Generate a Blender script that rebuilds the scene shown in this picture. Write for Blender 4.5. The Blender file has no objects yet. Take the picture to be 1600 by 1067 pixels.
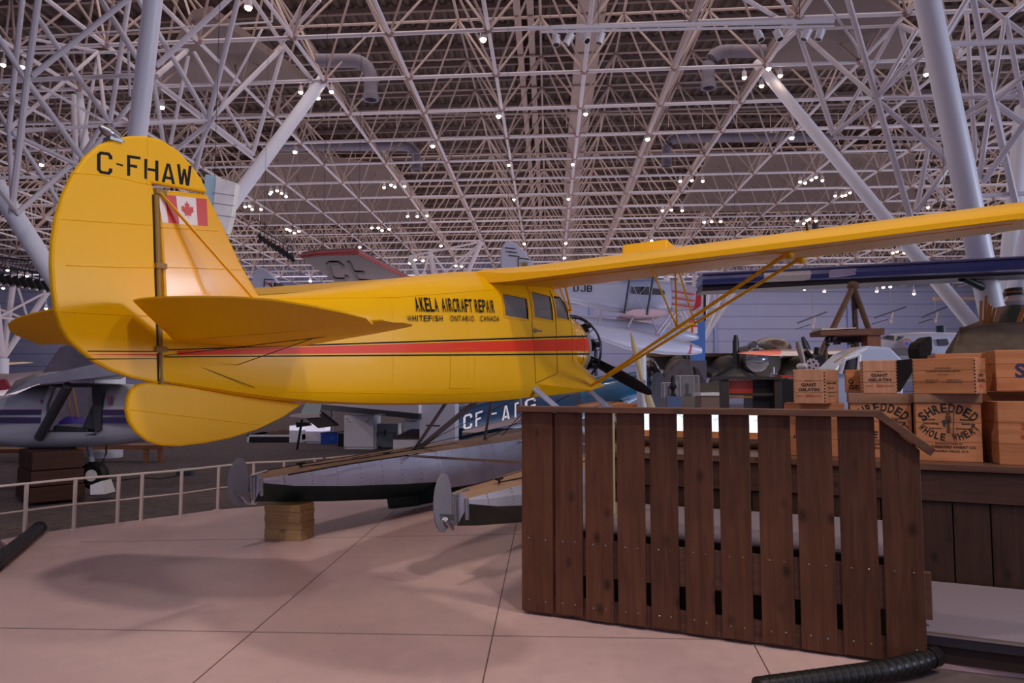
import bpy, bmesh, math, random
from mathutils import Vector, Matrix
random.seed(7)
PI = math.pi
scene = bpy.context.scene
C = scene.collection
# ------------------------------------------------------------------ camera, world, lights, exposure
FPX = 1090.0
PITCH = math.atan(72 / FPX)
CP, SP = math.cos(PITCH), math.sin(PITCH)
EYE = 1.5
cd = bpy.data.cameras.new('camera'); cam = bpy.data.objects.new('camera', cd); C.objects.link(cam)
cd.sensor_width = 36; cd.lens = 36 * FPX / 1600; cd.clip_end = 300; cd.clip_start = .05
cam.location = (0, 0, EYE); cam.rotation_euler = (PI / 2 + PITCH, 0, 0)
scene.camera = cam
scene.view_settings.view_transform = 'Standard'; scene.view_settings.look = 'None'
scene.view_settings.exposure = 0.0; scene.view_settings.gamma = 1.0
scene.view_settings.use_curve_mapping = False
w = bpy.data.worlds.new('hall_ambient'); scene.world = w; w.use_nodes = True
w.node_tree.nodes['Background'].inputs[0].default_value = (.64, .58, .80, 1)
w.node_tree.nodes['Background'].inputs[1].default_value = .56

def light(name, kind, loc, energy, col, size=1.0, sizey=None, rot=(0, 0, 0), target=None, spot=None, blend=.4):
    d = bpy.data.lights.new(name, kind); d.energy = energy; d.color = col
    if kind == 'AREA':
        d.size = size
        if sizey: d.shape = 'RECTANGLE'; d.size_y = sizey
    else: d.shadow_soft_size = size
    if kind == 'SPOT': d.spot_size = spot; d.spot_blend = blend
    o = bpy.data.objects.new(name, d); C.objects.link(o); o.location = loc
    if target is not None:
        o.rotation_euler = (Vector(target) - Vector(loc)).to_track_quat('-Z', 'Y').to_euler()
    else: o.rotation_euler = rot
    return o
WARM = (1, .84, .70); COOL = (.80, .84, 1)
light('lamp_over_tail', 'SPOT', (3.0, -2.5, 9.8), 1150, WARM, .35, target=(-1.2, 6.0, 1), spot=1.3)
light('lamp_over_wing', 'SPOT', (5.5, 1.0, 9.8), 700, WARM, .35, target=(1.2, 9, 1), spot=1.4)
light('lamp_over_floor', 'SPOT', (-3.5, 3.0, 9.8), 780, WARM, .3, target=(-1.5, 5.5, 0), spot=1.3)
light('window_fill_right', 'AREA', (40, 1, 5.2), 5200, (.74, .82, 1), 16, 6.5, target=(0, 8, 1.6))  # added cool area light, boosts the weak glow of the right-hand windows
light('lamp_over_crates', 'SPOT', (4.5, 1.5, 9.6), 450, WARM, .4, target=(3.0, 5.2, 1.2), spot=1.0)
light('lamp_mid_hall', 'AREA', (0, 17, 12.7), 800, (1, .84, .78), 24, 8, target=(0, 17, 0))
light('lamp_far_hall', 'AREA', (0, 40, 12.7), 3800, (1, .86, .82), 60, 24, target=(0, 40, 0))
light('bounce_fill_near', 'AREA', (0, 22, .3), 1300, (.95, .88, 1), 44, 8, rot=(PI, 0, 0))  # added unseen light facing up, stands in for floor bounce
light('bounce_fill_mid', 'AREA', (0, 40, .3), 2600, (1, .84, .86), 60, 22, rot=(PI, 0, 0))  # added bounce stand-in farther back, brightens the roof frame from below
light('far_wall_fill', 'AREA', (0, 53, 9.4), 2000, (.86, .86, 1), 80, 2, target=(0, 62, 4.0))  # unseen area light added to brighten the far wall

# ------------------------------------------------------------------ helpers
def ray(x, y):
    a = (x - 800) / FPX; b = (533.5 - y) / FPX
    return Vector((a, CP - b * SP, SP + b * CP))
def at(x, y, Y):                       # photo pixel + world depth -> world point
    r = ray(x, y); t = Y / r[1]; return Vector((r[0] * t, Y, EYE + r[2] * t))
def atz(x, y, z):                      # photo pixel + world height -> world point
    r = ray(x, y); t = (z - EYE) / r[2]; return Vector((r[0] * t, r[1] * t, z))
def lin(c):
    c = c / 255.0
    return c / 12.92 if c <= .04045 else ((c + .055) / 1.055) ** 2.4
def rgb(c): return (lin(c[0]), lin(c[1]), lin(c[2]), 1)

MATS = {}
def mat(name, col, rough=.5, metal=0, coat=0, noise=None, emit=None, estr=1, bump=None, trans=0, alpha=1, spec=None):
    if name in MATS: return MATS[name]
    m = bpy.data.materials.new(name); m.use_nodes = True; nt = m.node_tree; b = nt.nodes['Principled BSDF']
    b.inputs['Base Color'].default_value = rgb(col); b.inputs['Roughness'].default_value = rough
    b.inputs['Metallic'].default_value = metal; b.inputs['Coat Weight'].default_value = coat
    b.inputs['Coat Roughness'].default_value = .08
    if spec is not None: b.inputs['Specular IOR Level'].default_value = spec
    if trans: b.inputs['Transmission Weight'].default_value = trans
    if alpha < 1: b.inputs['Alpha'].default_value = alpha
    if emit: b.inputs['Emission Color'].default_value = rgb(emit); b.inputs['Emission Strength'].default_value = estr
    if noise:
        sc, amt = noise[0], noise[1]
        tc = nt.nodes.new('ShaderNodeTexCoord'); mp = nt.nodes.new('ShaderNodeMapping'); n = nt.nodes.new('ShaderNodeTexNoise')
        if len(noise) > 2: mp.inputs['Scale'].default_value = noise[2]
        n.inputs['Scale'].default_value = sc; n.inputs['Detail'].default_value = 6
        mx = nt.nodes.new('ShaderNodeMix'); mx.data_type = 'RGBA'
        k = 1 - amt
        mx.inputs[6].default_value = tuple(v * k for v in rgb(col)[:3]) + (1,)
        mx.inputs[7].default_value = tuple(min(1, v * (1 + amt)) for v in rgb(col)[:3]) + (1,)
        rp = nt.nodes.new('ShaderNodeMapRange'); rp.inputs[1].default_value = .3; rp.inputs[2].default_value = .7
        nt.links.new(tc.outputs['Object'], mp.inputs[0]); nt.links.new(mp.outputs[0], n.inputs[0])
        nt.links.new(n.outputs[0], rp.inputs[0]); nt.links.new(rp.outputs[0], mx.inputs[0])
        nt.links.new(mx.outputs[2], b.inputs['Base Color'])
        if bump:
            bp = nt.nodes.new('ShaderNodeBump'); bp.inputs['Strength'].default_value = bump; bp.inputs['Distance'].default_value = .01
            nt.links.new(n.outputs[0], bp.inputs['Height']); nt.links.new(bp.outputs[0], b.inputs['Normal'])
    MATS[name] = m; return m

def wood(name, c1, c2, axis='z', rough=.55, knots=True, grain=30, spec=.3):
    """stained plank: stretched grain, knots, each board a little different"""
    if name in MATS: return MATS[name]
    m = bpy.data.materials.new(name); m.use_nodes = True; nt = m.node_tree; b = nt.nodes['Principled BSDF']
    b.inputs['Roughness'].default_value = rough; b.inputs['Specular IOR Level'].default_value = spec
    L = nt.links.new
    tc = nt.nodes.new('ShaderNodeTexCoord'); oi = nt.nodes.new('ShaderNodeObjectInfo')
    mp = nt.nodes.new('ShaderNodeMapping')
    sc = {'z': (1, 1, .07), 'x': (.07, 1, 1), 'y': (1, .07, 1)}[axis]
    mp.inputs['Scale'].default_value = sc
    cb = nt.nodes.new('ShaderNodeCombineXYZ'); mu = nt.nodes.new('ShaderNodeMath'); mu.operation = 'MULTIPLY'; mu.inputs[1].default_value = 37
    L(oi.outputs['Random'], mu.inputs[0]); L(mu.outputs[0], cb.inputs[0]); L(mu.outputs[0], cb.inputs[2])
    L(cb.outputs[0], mp.inputs['Location']); L(tc.outputs['Object'], mp.inputs[0])
    n = nt.nodes.new('ShaderNodeTexNoise'); n.inputs['Scale'].default_value = grain; n.inputs['Detail'].default_value = 8
    n.inputs['Distortion'].default_value = .6
    L(mp.outputs[0], n.inputs[0])
    n2 = nt.nodes.new('ShaderNodeTexNoise'); n2.inputs['Scale'].default_value = 3; L(tc.outputs['Object'], n2.inputs[0])
    ad = nt.nodes.new('ShaderNodeMath'); ad.operation = 'ADD'; L(n.outputs[0], ad.inputs[0])
    m2 = nt.nodes.new('ShaderNodeMath'); m2.operation = 'MULTIPLY'; m2.inputs[1].default_value = .6; L(n2.outputs[0], m2.inputs[0]); L(m2.outputs[0], ad.inputs[1])
    m3 = nt.nodes.new('ShaderNodeMath'); m3.operation = 'MULTIPLY_ADD'; m3.inputs[1].default_value = .22; L(oi.outputs['Random'], m3.inputs[0]); L(ad.outputs[0], m3.inputs[2])
    rp = nt.nodes.new('ShaderNodeMapRange'); rp.inputs[1].default_value = .55; rp.inputs[2].default_value = 1.25; L(m3.outputs[0], rp.inputs[0])
    mx = nt.nodes.new('ShaderNodeMix'); mx.data_type = 'RGBA'; mx.inputs[6].default_value = rgb(c1); mx.inputs[7].default_value = rgb(c2)
    L(rp.outputs[0], mx.inputs[0]); out = mx.outputs[2]
    if knots:
        mk = nt.nodes.new('ShaderNodeMapping'); mk.inputs['Scale'].default_value = {'z': (1, 1, .62), 'x': (.62, 1, 1), 'y': (1, .62, 1)}[axis]
        L(cb.outputs[0], mk.inputs['Location']); L(tc.outputs['Object'], mk.inputs[0])
        v = nt.nodes.new('ShaderNodeTexVoronoi'); v.inputs['Scale'].default_value = 6.0; L(mk.outputs[0], v.inputs[0])
        r2 = nt.nodes.new('ShaderNodeMapRange'); r2.inputs[1].default_value = .04; r2.inputs[2].default_value = .20; r2.inputs[3].default_value = .8; r2.inputs[4].default_value = 0
        L(v.outputs['Distance'], r2.inputs[0])
        mk2 = nt.nodes.new('ShaderNodeMix'); mk2.data_type = 'RGBA'; mk2.inputs[7].default_value = tuple(x * .22 for x in rgb(c1)[:3]) + (1,)
        L(r2.outputs[0], mk2.inputs[0]); L(out, mk2.inputs[6]); out = mk2.outputs[2]
    L(out, b.inputs['Base Color'])
    bp = nt.nodes.new('ShaderNodeBump'); bp.inputs['Strength'].default_value = .25; bp.inputs['Distance'].default_value = .004
    L(n.outputs[0], bp.inputs['Height']); L(bp.outputs[0], b.inputs['Normal'])
    MATS[name] = m; return m

class MB:
    def __init__(s): s.v = []; s.f = []; s.m = []; s.mi = 0
    def add(s, vs, fs):
        o = len(s.v); s.v += [Vector(v) for v in vs]
        for f in fs: s.f.append([i + o for i in f]); s.m.append(s.mi)
        return s
    def hexa(s, p):   # 8 points: bottom 4 ccw, top 4
        return s.add(p, [(3, 2, 1, 0), (4, 5, 6, 7), (0, 1, 5, 4), (1, 2, 6, 5), (2, 3, 7, 6), (3, 0, 4, 7)])
    def box(s, a, b, rz=0, piv=None):
        x0, y0, z0 = a; x1, y1, z1 = b
        p = [Vector(q) for q in ((x0, y0, z0), (x1, y0, z0), (x1, y1, z0), (x0, y1, z0), (x0, y0, z1), (x1, y0, z1), (x1, y1, z1), (x0, y1, z1))]
        if rz:
            c = Vector(piv) if piv else (Vector(a) + Vector(b)) / 2; R = Matrix.Rotation(rz, 3, 'Z')
            p = [R @ (q - c) + c for q in p]
        return s.hexa(p)
    def ring(s, c, ax, r, n, ry=None, ref=None):
        ax = Vector(ax).normalized(); ref = Vector(ref) if ref else (Vector((0, 0, 1)) if abs(ax.z) < .9 else Vector((1, 0, 0)))
        u = ax.cross(ref).normalized(); w_ = u.cross(ax).normalized(); ry = r if ry is None else ry
        return [Vector(c) + u * (math.cos(2 * PI * k / n) * r) + w_ * (math.sin(2 * PI * k / n) * ry) for k in range(n)]
    def loft(s, rings, cap=True, closed=True):
        o = len(s.v); n = len(rings[0])
        for r in rings: s.v += [Vector(q) for q in r]
        for i in range(len(rings) - 1):
            for k in range(n if closed else n - 1):
                k2 = (k + 1) % n
                s.f.append([o + i * n + k, o + i * n + k2, o + (i + 1) * n + k2, o + (i + 1) * n + k]); s.m.append(s.mi)
        if cap:
            s.f.append([o + k for k in reversed(range(n))]); s.m.append(s.mi)
            s.f.append([o + (len(rings) - 1) * n + k for k in range(n)]); s.m.append(s.mi)
        return s
    def tube(s, a, b, r, r2=None, n=8, ry=None, cap=True, ref=None):
        a = Vector(a); b = Vector(b); r2 = r if r2 is None else r2
        k = 1 if ry is None else ry / r
        return s.loft([s.ring(a, b - a, r, n, r * k, ref), s.ring(b, b - a, r2, n, r2 * k, ref)], cap)
    def path(s, pts, r, n=8):
        pts = [Vector(p) for p in pts]; rings = []
        for i, p in enumerate(pts):
            d = pts[min(i + 1, len(pts) - 1)] - pts[max(i - 1, 0)]
            rr = r[i] if isinstance(r, (list, tuple)) else r
            rings.append(s.ring(p, d, rr, n))
        return s.loft(rings)
    def rev(s, prof, o, ax, n=24, cap=False):   # profile (dist, radius)
        o = Vector(o); a = Vector(ax).normalized()
        return s.loft([s.ring(o + a * d, a, max(r, 1e-4), n) for d, r in prof], cap)
    def ell(s, c, r, n=14, m=8, R=None):
        rings = []
        for i in range(m + 1):
            t = -PI / 2 + PI * i / m
            q = [Vector((math.cos(t) * math.cos(2 * PI * k / n) * r[0], math.cos(t) * math.sin(2 * PI * k / n) * r[1], math.sin(t) * r[2])) for k in range(n)]
            rings.append([(R @ x if R else x) + Vector(c) for x in q])
        return s.loft(rings, False)
    def prism(s, pts, fn, t0, t1):              # outline extruded: fn(a, b, t) -> point
        n = len(pts)
        vs = [fn(a, b, t0) for a, b in pts] + [fn(a, b, t1) for a, b in pts]
        return s.add(vs, [tuple(reversed(range(n))), tuple(range(n, 2 * n))] + [(k, (k + 1) % n, n + (k + 1) % n, n + k) for k in range(n)])
    def build(s, name, m, parent=None, smooth=False, bevel=0, origin=None):
        me = bpy.data.meshes.new(name)
        if origin is not None:
            o_ = Vector(origin); vs = [v - o_ for v in s.v]
        else: vs = s.v
        me.from_pydata([tuple(v) for v in vs], [], s.f)
        for mm in (m if isinstance(m, (list, tuple)) else [m]): me.materials.append(mm)
        me.polygons.foreach_set('material_index', s.m)
        bm = bmesh.new(); bm.from_mesh(me); bmesh.ops.recalc_face_normals(bm, faces=bm.faces)
        if smooth:
            for f in bm.faces: f.smooth = True
            for e in bm.edges:
                if len(e.link_faces) == 2 and e.calc_face_angle(0) > .75: e.smooth = False
        bm.to_mesh(me); bm.free()
        ob = bpy.data.objects.new(name, me); C.objects.link(ob)
        if origin is not None: ob.location = origin
        if bevel:
            bv = ob.modifiers.new('bevel', 'BEVEL'); bv.width = bevel; bv.segments = 2; bv.limit_method = 'ANGLE'
        if parent is not None: ob.parent = parent
        return ob

def thing(name, label, cat, loc=(0, 0, 0), rz=0, group=None, rot=None):
    o = bpy.data.objects.new(name, None); C.objects.link(o); o.empty_display_size = .2
    o.location = loc; o.rotation_euler = rot if rot else (0, 0, rz)
    o['label'] = label; o['category'] = cat
    if group: o['group'] = group
    return o
def tag(o, label, cat, group=None):
    o['label'] = label; o['category'] = cat
    if group: o['group'] = group
    return o
def struct(o): o['kind'] = 'structure'; return o
def dup(root, loc=None, rz=None, label=None, group=None):
    r = root.copy(); C.objects.link(r)
    if loc is not None: r.location = loc
    if rz is not None: r.rotation_euler = (0, 0, rz)
    if label: r['label'] = label
    if group: r['group'] = group
    def rec(src, dst):
        for ch in list(src.children):
            c = ch.copy(); C.objects.link(c); c.parent = dst; rec(ch, c)
    rec(root, r); return r

_tc = {}
def text_geo(body, bold=0):                          # letters as flat triangles, height 1 = cap height
    if (body, bold) in _tc: return _tc[(body, bold)]
    cu = bpy.data.curves.new('t', 'FONT'); cu.body = body; cu.resolution_u = 3; cu.fill_mode = 'FRONT'; cu.offset = bold
    ob = bpy.data.objects.new('t', cu); C.objects.link(ob)
    dg = bpy.context.evaluated_depsgraph_get(); me = bpy.data.meshes.new_from_object(ob.evaluated_get(dg))
    vs = [(v.co.x, v.co.y) for v in me.vertices]; fs = [tuple(p.vertices) for p in me.polygons]
    bpy.data.objects.remove(ob); bpy.data.meshes.remove(me); bpy.data.curves.remove(cu)
    x0 = min(v[0] for v in vs); x1 = max(v[0] for v in vs); h = .69
    _tc[(body, bold)] = ([((x - x0) / (x1 - x0), y / h) for x, y in vs], fs); return _tc[(body, bold)]
def put_text(mb, body, fn, bold=0):                  # fn(s in 0..1, t in 0..1) -> point
    vs, fs = text_geo(body, bold); mb.add([fn(a, b) for a, b in vs], fs)
def letter(mb, ch, fn, th=.2):               # block letter with chamfered corners on a unit cell (stroke polygons)
    t = th
    S = {'C': [[(1, .7), (1, .85), (.8, 1), (.2, 1), (0, .85), (0, .15), (.2, 0), (.8, 0), (1, .15), (1, .3), (1 - t, .3), (1 - t, .2), (.7, .13), (.3, .13), (t, .2), (t, .8), (.3, .87), (.7, .87), (1 - t, .8), (1 - t, .7)]],
         '-': [[(.1, .44), (.9, .44), (.9, .56), (.1, .56)]],
         'F': [[(0, 0), (t, 0), (t, .44), (.75, .44), (.75, .57), (t, .57), (t, .87), (1, .87), (1, 1), (0, 1)]],
         'H': [[(0, 0), (t, 0), (t, .44), (1 - t, .44), (1 - t, 0), (1, 0), (1, 1), (1 - t, 1), (1 - t, .57), (t, .57), (t, 1), (0, 1)]],
         'A': [[(0, 0), (t, 0), (.3, .22), (.7, .22), (1 - t, 0), (1, 0), (.63, 1), (.37, 1)], ],
         'W': [[(0, 1), (.18, 0), (.4, 0), (.5, .5), (.6, 0), (.82, 0), (1, 1), (.8, 1), (.7, .35), (.58, .8), (.42, .8), (.3, .35), (.2, 1)]],
         'G': [[(1, .7), (1, .85), (.8, 1), (.2, 1), (0, .85), (0, .15), (.2, 0), (.8, 0), (1, .15), (1, .5), (.55, .5), (.55, .38), (1 - t, .38), (1 - t, .2), (.7, .13), (.3, .13), (t, .2), (t, .8), (.3, .87), (.7, .87), (1 - t, .8), (1 - t, .7)]],
         'D': [[(0, 0), (.75, 0), (1, .2), (1, .8), (.75, 1), (0, 1), (0, .87), (.7, .87), (1 - t, .75), (1 - t, .25), (.7, .13), (t, .13), (t, .87), (0, .87)]],
         'J': [[(0, .3), (0, .15), (.2, 0), (.8, 0), (1, .15), (1, 1), (1 - t, 1), (1 - t, .2), (.7, .13), (.3, .13), (t, .2), (t, .3)]],
         'B': [[(0, 0), (.8, 0), (1, .14), (1, .4), (.88, .5), (1, .6), (1, .86), (.8, 1), (0, 1), (0, .87), (.72, .87), (1 - t, .8), (1 - t, .63), (.72, .56), (t, .56), (t, .44), (.72, .44), (1 - t, .37), (1 - t, .2), (.72, .13), (t, .13), (t, .87), (0, .87)]]}
    for poly in S[ch]: mb.add([fn(a, b) for a, b in poly], [tuple(range(len(poly)))])
    if ch == 'A':   # counter is drawn as the strokes only: replace the solid with strokes
        mb.f.pop(); mb.m.pop()
        o = len(mb.v)
        for poly in ([(0, 0), (t, 0), (.5, .86), (.5, 1), (.37, 1)], [(1, 0), (.63, 1), (.5, 1), (.5, .86), (1 - t, 0)], [(.24, .2), (.76, .2), (.7, .33), (.3, .33)]):
            mb.add([fn(a, b) for a, b in poly], [tuple(range(len(poly)))])

# ------------------------------------------------------------------ materials
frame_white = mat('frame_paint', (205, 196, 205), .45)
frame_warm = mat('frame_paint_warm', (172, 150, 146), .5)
roof_brown = mat('roof_deck', (88, 72, 68), .85)
duct_grey = mat('duct_grey', (120, 112, 128), .55)
panel_grey = mat('baffle_panel', (120, 104, 102), .8)
yellow = mat('yellow_dope', (236, 178, 0), .42, coat=.04, spec=.22)
yellow_metal = mat('yellow_enamel', (236, 172, 0), .2, coat=.5)
black = mat('black_paint', (16, 16, 20), .4)
decal_black = mat('decal_black', (16, 18, 26), .5, spec=.15)
decal_red = mat('decal_red', (226, 54, 4), .4, spec=.25)
flag_red = mat('flag_red', (196, 52, 46), .3, coat=.5)
flag_white = mat('flag_white', (225, 215, 215), .3, coat=.5)
metal = mat('brushed_metal', (170, 172, 182), .35, .9)
alum = mat('float_aluminium', (184, 188, 212), .42, .15, noise=(3, .12))
alum_grey = mat('grey_paint', (128, 128, 142), .55, noise=(8, .06))
float_green = mat('float_green', (16, 44, 44), .5)
deck_tan = mat('float_deck_tan', (150, 122, 104), .85, noise=(30, .1))
strut_grey = mat('strut_grey', (88, 78, 82), .5)
dark_steel = mat('dark_steel', (44, 42, 48), .4, .6)
glass = mat('cabin_glass', (235, 238, 245), .03, alpha=.22, coat=1)
white_paint = mat('white_paint', (226, 226, 238), .4)
rail_paint = mat('rail_paint', (196, 182, 180), .45)
plank = wood('stained_plank', (68, 40, 28), (108, 70, 50), 'z')
plank_x = wood('stained_rail', (80, 54, 44), (120, 86, 70), 'x')
crate_x = wood('crate_wood', (158, 98, 62), (206, 144, 102), 'x', .6, False, 18)
crate_end = wood('crate_end', (168, 118, 90), (206, 156, 126), 'z', .6, False, 24)
timber = wood('timber', (140, 112, 74), (180, 150, 106), 'x', .8, True, 22)
red_wood = wood('red_brown_wood', (58, 34, 26), (88, 56, 42), 'x', .5, False, 20)
bench_wood = wood('bench_wood', (130, 84, 56), (168, 112, 76), 'x', .5, False, 20)
rubber = mat('rubber', (16, 16, 18), .6)
olive = mat('olive_canvas', (104, 94, 82), .95, noise=(14, .14), bump=.5)
carpet = mat('carpet', (74, 66, 72), .97, noise=(60, .3))
ramp_carpet = mat('ramp_carpet', (128, 118, 132), .97, noise=(150, .22))
# ------------------------------------------------------------------ the hall
def floor_mat():
    m = mat('floor_beige', (172, 156, 158), .42)
    nt = m.node_tree; b = nt.nodes['Principled BSDF']; L = nt.links.new
    tc = nt.nodes.new('ShaderNodeTexCoord')
    n = nt.nodes.new('ShaderNodeTexNoise'); n.inputs['Scale'].default_value = .8; n.inputs['Detail'].default_value = 5
    n2 = nt.nodes.new('ShaderNodeTexNoise'); n2.inputs['Scale'].default_value = 9; n2.inputs['Detail'].default_value = 8
    L(tc.outputs['Object'], n.inputs[0]); L(tc.outputs['Object'], n2.inputs[0])
    mx = nt.nodes.new('ShaderNodeMix'); mx.data_type = 'RGBA'
    mx.inputs[6].default_value = rgb((200, 170, 176)); mx.inputs[7].default_value = rgb((220, 190, 190))
    r = nt.nodes.new('ShaderNodeMapRange'); r.inputs[1].default_value = .35; r.inputs[2].default_value = .65; L(n.outputs[0], r.inputs[0]); L(r.outputs[0], mx.inputs[0])
    mm = nt.nodes.new('ShaderNodeMix'); mm.data_type = 'RGBA'; mm.blend_type = 'MULTIPLY'; mm.inputs[0].default_value = .25
    L(mx.outputs[2], mm.inputs[6]); L(n2.outputs[0], mm.inputs[7])
    v = nt.nodes.new('ShaderNodeTexVoronoi'); v.inputs['Scale'].default_value = 5; L(tc.outputs['Object'], v.inputs[0])
    r2 = nt.nodes.new('ShaderNodeMapRange'); r2.inputs[1].default_value = .03; r2.inputs[2].default_value = .05; r2.inputs[3].default_value = .5; r2.inputs[4].default_value = 0; L(v.outputs['Distance'], r2.inputs[0])
    sp = nt.nodes.new('ShaderNodeMix'); sp.data_type = 'RGBA'; sp.inputs[7].default_value = rgb((96, 82, 84)); L(r2.outputs[0], sp.inputs[0]); L(mm.outputs[2], sp.inputs[6])
    L(sp.outputs[2], b.inputs['Base Color'])
    rr = nt.nodes.new('ShaderNodeMapRange'); rr.inputs[3].default_value = .3; rr.inputs[4].default_value = .5; L(n2.outputs[0], rr.inputs[0]); L(rr.outputs[0], b.inputs['Roughness'])
    return m
b = MB(); b.box((-45, -6, -.25), (45, 64, -.03)); struct(b.build('floor', mat('floor_carpet', (92, 80, 84), .95, noise=(9, .25))))
poly = [(-4.15, 5.75), (-3.4, 2.2), (.8, 2.2), (1.28, 3.60), (2.30, 3.93), (5.2, 2.9), (9, 5), (9, 12.4), (4, 12.6), (1, 11.6), (-1.2, 10.3), (-2.3, 9.55), (-3.15, 8.98), (-3.62, 8.72), (-3.98, 8.32), (-4.3, 7.98), (-4.75, 7.52), (-5.0, 7.15), (-5.05, 7.0), (-4.55, 6.5)]
b = MB(); b.prism(poly, lambda x, y, t: (x, y, t), -.03, 0); struct(b.build('floor', floor_mat()))
seam = mat('seam_dark', (92, 76, 74), .8)
for k, (p, q) in enumerate([((-3.85, 4.50), (1.5, 4.26)), ((-1.66, 2.6), (-1.40, 9.8)), ((-.2, 2.6), (.13, 9.5)), ((1.44, 4.35), (1.33, 3.62)), ((-4.2, 6.9), (4, 7.6))]):
    b = MB(); d = (Vector(q) - Vector(p)).normalized(); nn = Vector((-d.y, d.x)) * .0035
    p = Vector(p); q = Vector(q)
    b.hexa([(p.x - nn.x, p.y - nn.y, -.01), (q.x - nn.x, q.y - nn.y, -.01), (q.x + nn.x, q.y + nn.y, -.01), (p.x + nn.x, p.y + nn.y, -.01)] + [(p.x - nn.x, p.y - nn.y, .0012), (q.x - nn.x, q.y - nn.y, .0012), (q.x + nn.x, q.y + nn.y, .0012), (p.x + nn.x, p.y + nn.y, .0012)])
    struct(b.build('trim_%d' % (k + 1), seam))
wallm = mat('far_wall_panels', (138, 136, 164), .6)
nt = wallm.node_tree; bs = nt.nodes['Principled BSDF']
tc = nt.nodes.new('ShaderNodeTexCoord'); sx = nt.nodes.new('ShaderNodeSeparateXYZ'); nt.links.new(tc.outputs['Object'], sx.inputs[0])
wv = nt.nodes.new('ShaderNodeMath'); wv.operation = 'FRACT'; ml = nt.nodes.new('ShaderNodeMath'); ml.operation = 'MULTIPLY'; ml.inputs[1].default_value = .9
nt.links.new(sx.outputs[2], ml.inputs[0]); nt.links.new(ml.outputs[0], wv.inputs[0])
gt = nt.nodes.new('ShaderNodeMath'); gt.operation = 'LESS_THAN'; gt.inputs[1].default_value = .09; nt.links.new(wv.outputs[0], gt.inputs[0])
nz = nt.nodes.new('ShaderNodeTexNoise'); nz.inputs['Scale'].default_value = .25; nt.links.new(tc.outputs['Object'], nz.inputs[0])
m1 = nt.nodes.new('ShaderNodeMix'); m1.data_type = 'RGBA'; m1.inputs[6].default_value = rgb((124, 124, 158)); m1.inputs[7].default_value = rgb((152, 146, 168)); nt.links.new(nz.outputs[0], m1.inputs[0])
m2 = nt.nodes.new('ShaderNodeMix'); m2.data_type = 'RGBA'; m2.inputs[7].default_value = rgb((112, 110, 140)); nt.links.new(gt.outputs[0], m2.inputs[0]); nt.links.new(m1.outputs[2], m2.inputs[6])
nt.links.new(m2.outputs[2], bs.inputs['Base Color'])
b = MB(); b.box((-45, 62, -.03), (45, 62.4, 13)); struct(b.build('wall_far', wallm))
b = MB(); b.box((-45.4, -6, -.03), (-45, 62.4, 13)); struct(b.build('wall_left', wallm))
b = MB(); b.box((45, -6, -.03), (45.4, 62.4, 13)); struct(b.build('wall_right', wallm))
# daylight windows in the right-hand wall (they are what the glossy paint mirrors)
wf = mat('window_frame', (150, 150, 160), .5); wg = mat('window_daylight', (220, 225, 255), .5, emit=(205, 215, 255), estr=3)
for k, y in enumerate((-4.5, -.5, 4.0, 9.0, 15.0, 22.0)):
    b = MB(); b.box((44.9, y, 3.0), (44.98, y + 2.6, 9.6)); o = struct(b.build('window_%d' % (k + 1), wg))
    b = MB()
    for yy in (y - .1, y + 1.25, y + 2.6): b.box((44.8, yy, 1.9), (44.95, yy + .1, 9.7))
    for zz in (1.9, 4.5, 7.1, 9.6): b.box((44.8, y, zz), (44.95, y + 2.6, zz + .1))
    b.build('window_frame', wf, o)
# doorway-height panel lines and dark pilasters on the far wall
pil = mat('pilaster_blue', (120, 122, 168), .5)
for k, x in enumerate((-38.6, -36.2, -24, -12, 7, 18.1, 30, 41)):
    b = MB(); b.box((x - .12, 61.8, -.03), (x + .12, 62.0, 9.2)); struct(b.build('trim_%d' % (k + 10), pil))

# roof deck: folded sheet + purlins
b = MB(); xs = []; 
pts = []; x = -45.0; up = 0
ZR = 13.1
while x < 45:
    pts += [(x, ZR), (x + .12, ZR), (x + .18, ZR + .1), (x + .30, ZR + .1)]; x += .36
n = len(pts); b.v = [Vector((p[0], -6, p[1])) for p in pts] + [Vector((p[0], 62.4, p[1])) for p in pts]
b.f = [(i, i + 1, n + i + 1, n + i) for i in range(n - 1)]; b.m = [0] * len(b.f)
b.box((-45.4, -6, ZR + .12), (45.4, 62.4, ZR + .4))
struct(b.build('ceiling', roof_brown))
E1 = Vector((2.47, -.19, 0)); E2 = Vector((.13, 2.455, 0)); G0 = Vector((2.02, 18.93, 10.3))
def node(i, j): return G0 + E1 * i + E2 * j
def unode(i, j): return G0 + E1 * (i + .5) + E2 * (j + .5) + Vector((0, 0, 2.3))
b = MB()
for j in range(-9, 18):
    for o_ in (0, .5):
        p = G0 + E2 * (j + o_) + Vector((0, 0, 2.62)); a = p - E1 * 19; c = p + E1 * 17
        nrm = Vector((0, .06, 0))
        b.hexa([a - nrm, c - nrm, c + nrm, a + nrm] + [q + Vector((0, 0, .16)) for q in (a - nrm, c - nrm, c + nrm, a + nrm)])
struct(b.build('ceiling', mat('purlin_paint', (128, 110, 108), .6)))
def inhall(p): return -44.5 < p.x < 44.5 and -5 < p.y < 61.7
b = MB(); g = MB(); d_ = MB()
J0, J1 = -9, 18
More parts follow.
